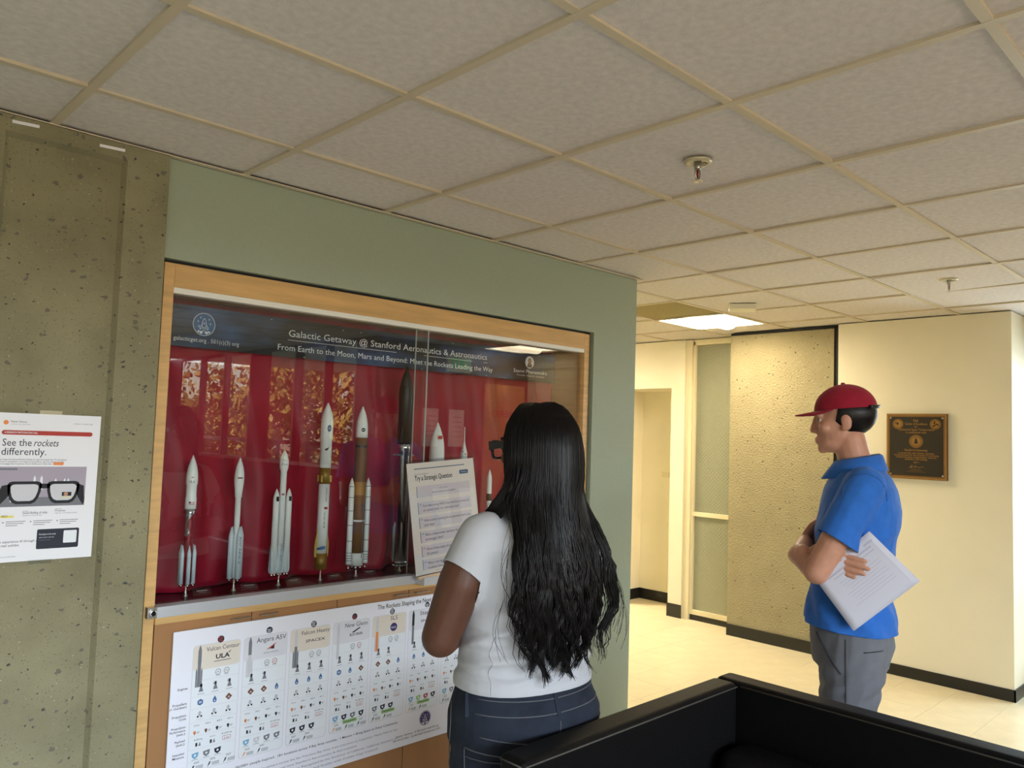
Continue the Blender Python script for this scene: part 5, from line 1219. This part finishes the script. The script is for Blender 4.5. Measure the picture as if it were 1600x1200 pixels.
def side_line(pts, r, name, m):
    out = []
    for (ya, za), (yb, zb) in zip(pts, pts[1:]):
        for k in range(8):
            h = bvt.ray_cast(Vector((-1, ya+(yb-ya)*k/8, za+(zb-za)*k/8)), Vector((1, 0, 0)))
            if h[0]: out.append(h[0]-Vector((.001, 0, 0)))
    if len(out) > 2: MB().tube(out, r, 5).build(name, m, trs)
side_line([(.012, .90), (.010, .70), (.008, .50), (.0, .30)], .0016, 'side_seam', M_TRD); side_line([(.105, .90), (.07, .84), (.02, .775)], .004, 'pocket_edge', M_TRD)
side_line([(-.045, .865), (-.115, .872)], .002, 'back_pocket', M_TRD)
for g in (-1, 1):
    b = MB(); chain(b, [(g*.092, -.045, .05), (g*.1, .08, .045), (g*.106, .15, .035)], [.048, .046, .038]); me = fuse(b, .007, 4); cut(me, [((0, 0, .001), (0, 0, -1), lambda c: True)]); wear('shoe', me, K_BLACK, mn, 0)
# short hair and crimson cap
b = MB(); ball(b, (0, -.020, .024), (.080, .096, .084), 24, xfm); me = fuse(b, .006, 3)
inv = Matrix.Rotation(-my, 3, 'Z')
cut(me, [(xfm(Vector((0, .03, 0))), Matrix.Rotation(my, 3, 'Z') @ Vector((0, 1, .15)), lambda c: True), (xfm(Vector((0, 0, -.045))), (0, 0, -1), lambda c: True)])
wear('hair', me, M_HAIR, mn, 0)
M_CAP = knit('crimson_twill', (150, 26, 48), .8, .08)
b = MB(); ball(b, (0, -.012, .040), (.086, .106, .090), 28, xfm); me = fuse(b, .006, 4)
cut(me, [(xfm(Vector((0, 0, .040))), (0, -.10, -1), lambda c: True)])
cp = wear('cap', me, M_CAP, mn, .003)
bt = MB(); ball(bt, xfm(Vector((0, -.012, .131))), (.008, .008, .005), 12); bt.build('cap_button', M_CAP, cp)
vs = []; N = 20
for j in range(6):
    for i in range(N+1):
        a = R(-62+124*i/N); r_ = 1+.0*j
        ext = .072*(j/5)*math.cos(R(-62+124*i/N))**.7 if abs(-62+124*i/N) < 89 else 0
        x = .082*math.sin(a); y = -.012+.100*math.cos(a)+ext
        vs.append(xfm(Vector((x, y, .042-.010*(j/5)-.10*abs(x)**1.3*(.4+.6*j/5)))))
br = MB().add(vs, [(j*(N+1)+i, j*(N+1)+i+1, (j+1)*(N+1)+i+1, (j+1)*(N+1)+i) for j in range(5) for i in range(N)], 0, True).build('brim', M_CAP, cp); q_ = br.modifiers.new('t', 'SOLIDIFY'); q_.thickness = .004
stp = MB(); stp.tube([xfm(Vector((.088*math.sin(a), -.014-.107*math.cos(a), .040))) for a in [R(-50+10*k) for k in range(11)]], .006, 8); stp.build('cap_strap', M_BASE, cp)
# the sheet in his hand
Q = [Vector(v) for v in ((2.130, -1.226, 1.278), (2.243, -1.348, 1.119), (2.115, -1.181, .940), (2.062, -1.063, 1.111))]
def bil(u, v): return (Q[0]*(1-u)+Q[1]*u)*(1-v)+(Q[3]*(1-u)+Q[2]*u)*v
nq = ((Q[1]-Q[0]).cross(Q[3]-Q[0])).normalized()
if nq.dot(CAM-Q[0]) < 0: nq = -nq
hp = thing('paper_sheet', 'pale sheet of paper held at an angle under a folded arm', 'paper', tuple(Q[2]))
N = 10; vs = [bil(i/N, j/N)-Q[2] for j in range(N+1) for i in range(N+1)]
sh = MB().add(vs, [(j*(N+1)+i, j*(N+1)+i+1, (j+1)*(N+1)+i+1, (j+1)*(N+1)+i) for j in range(N) for i in range(N)], 0, True).build('sheet', M_PAPERH, hp); q_ = sh.modifiers.new('t', 'SOLIDIFY'); q_.thickness = .0006; q_.offset = 0
I_FAINT = mat('ink_faint', (172, 170, 182), .7); p = Print(INK[:4]+[I_FAINT]+INK[5:])
p.rect(.10, .06, .13, .20, LG); p.rect(.115, .08, .925, .085, LG)
p.rect(.23, .12, .245, .80, LG)
for k in range(9): p.rect(.33+.05*k, .16+(.1 if k % 3 == 0 else 0), .337+.05*k, .78-.03*(k % 4), LG)
p.rect(.16, .13, .19, .86, LG)
p.mb.v = [tuple(bil(u, v)-Q[2]+nq*.0006) for u, d_, v in p.mb.v]
p.build('faint_print', hp)
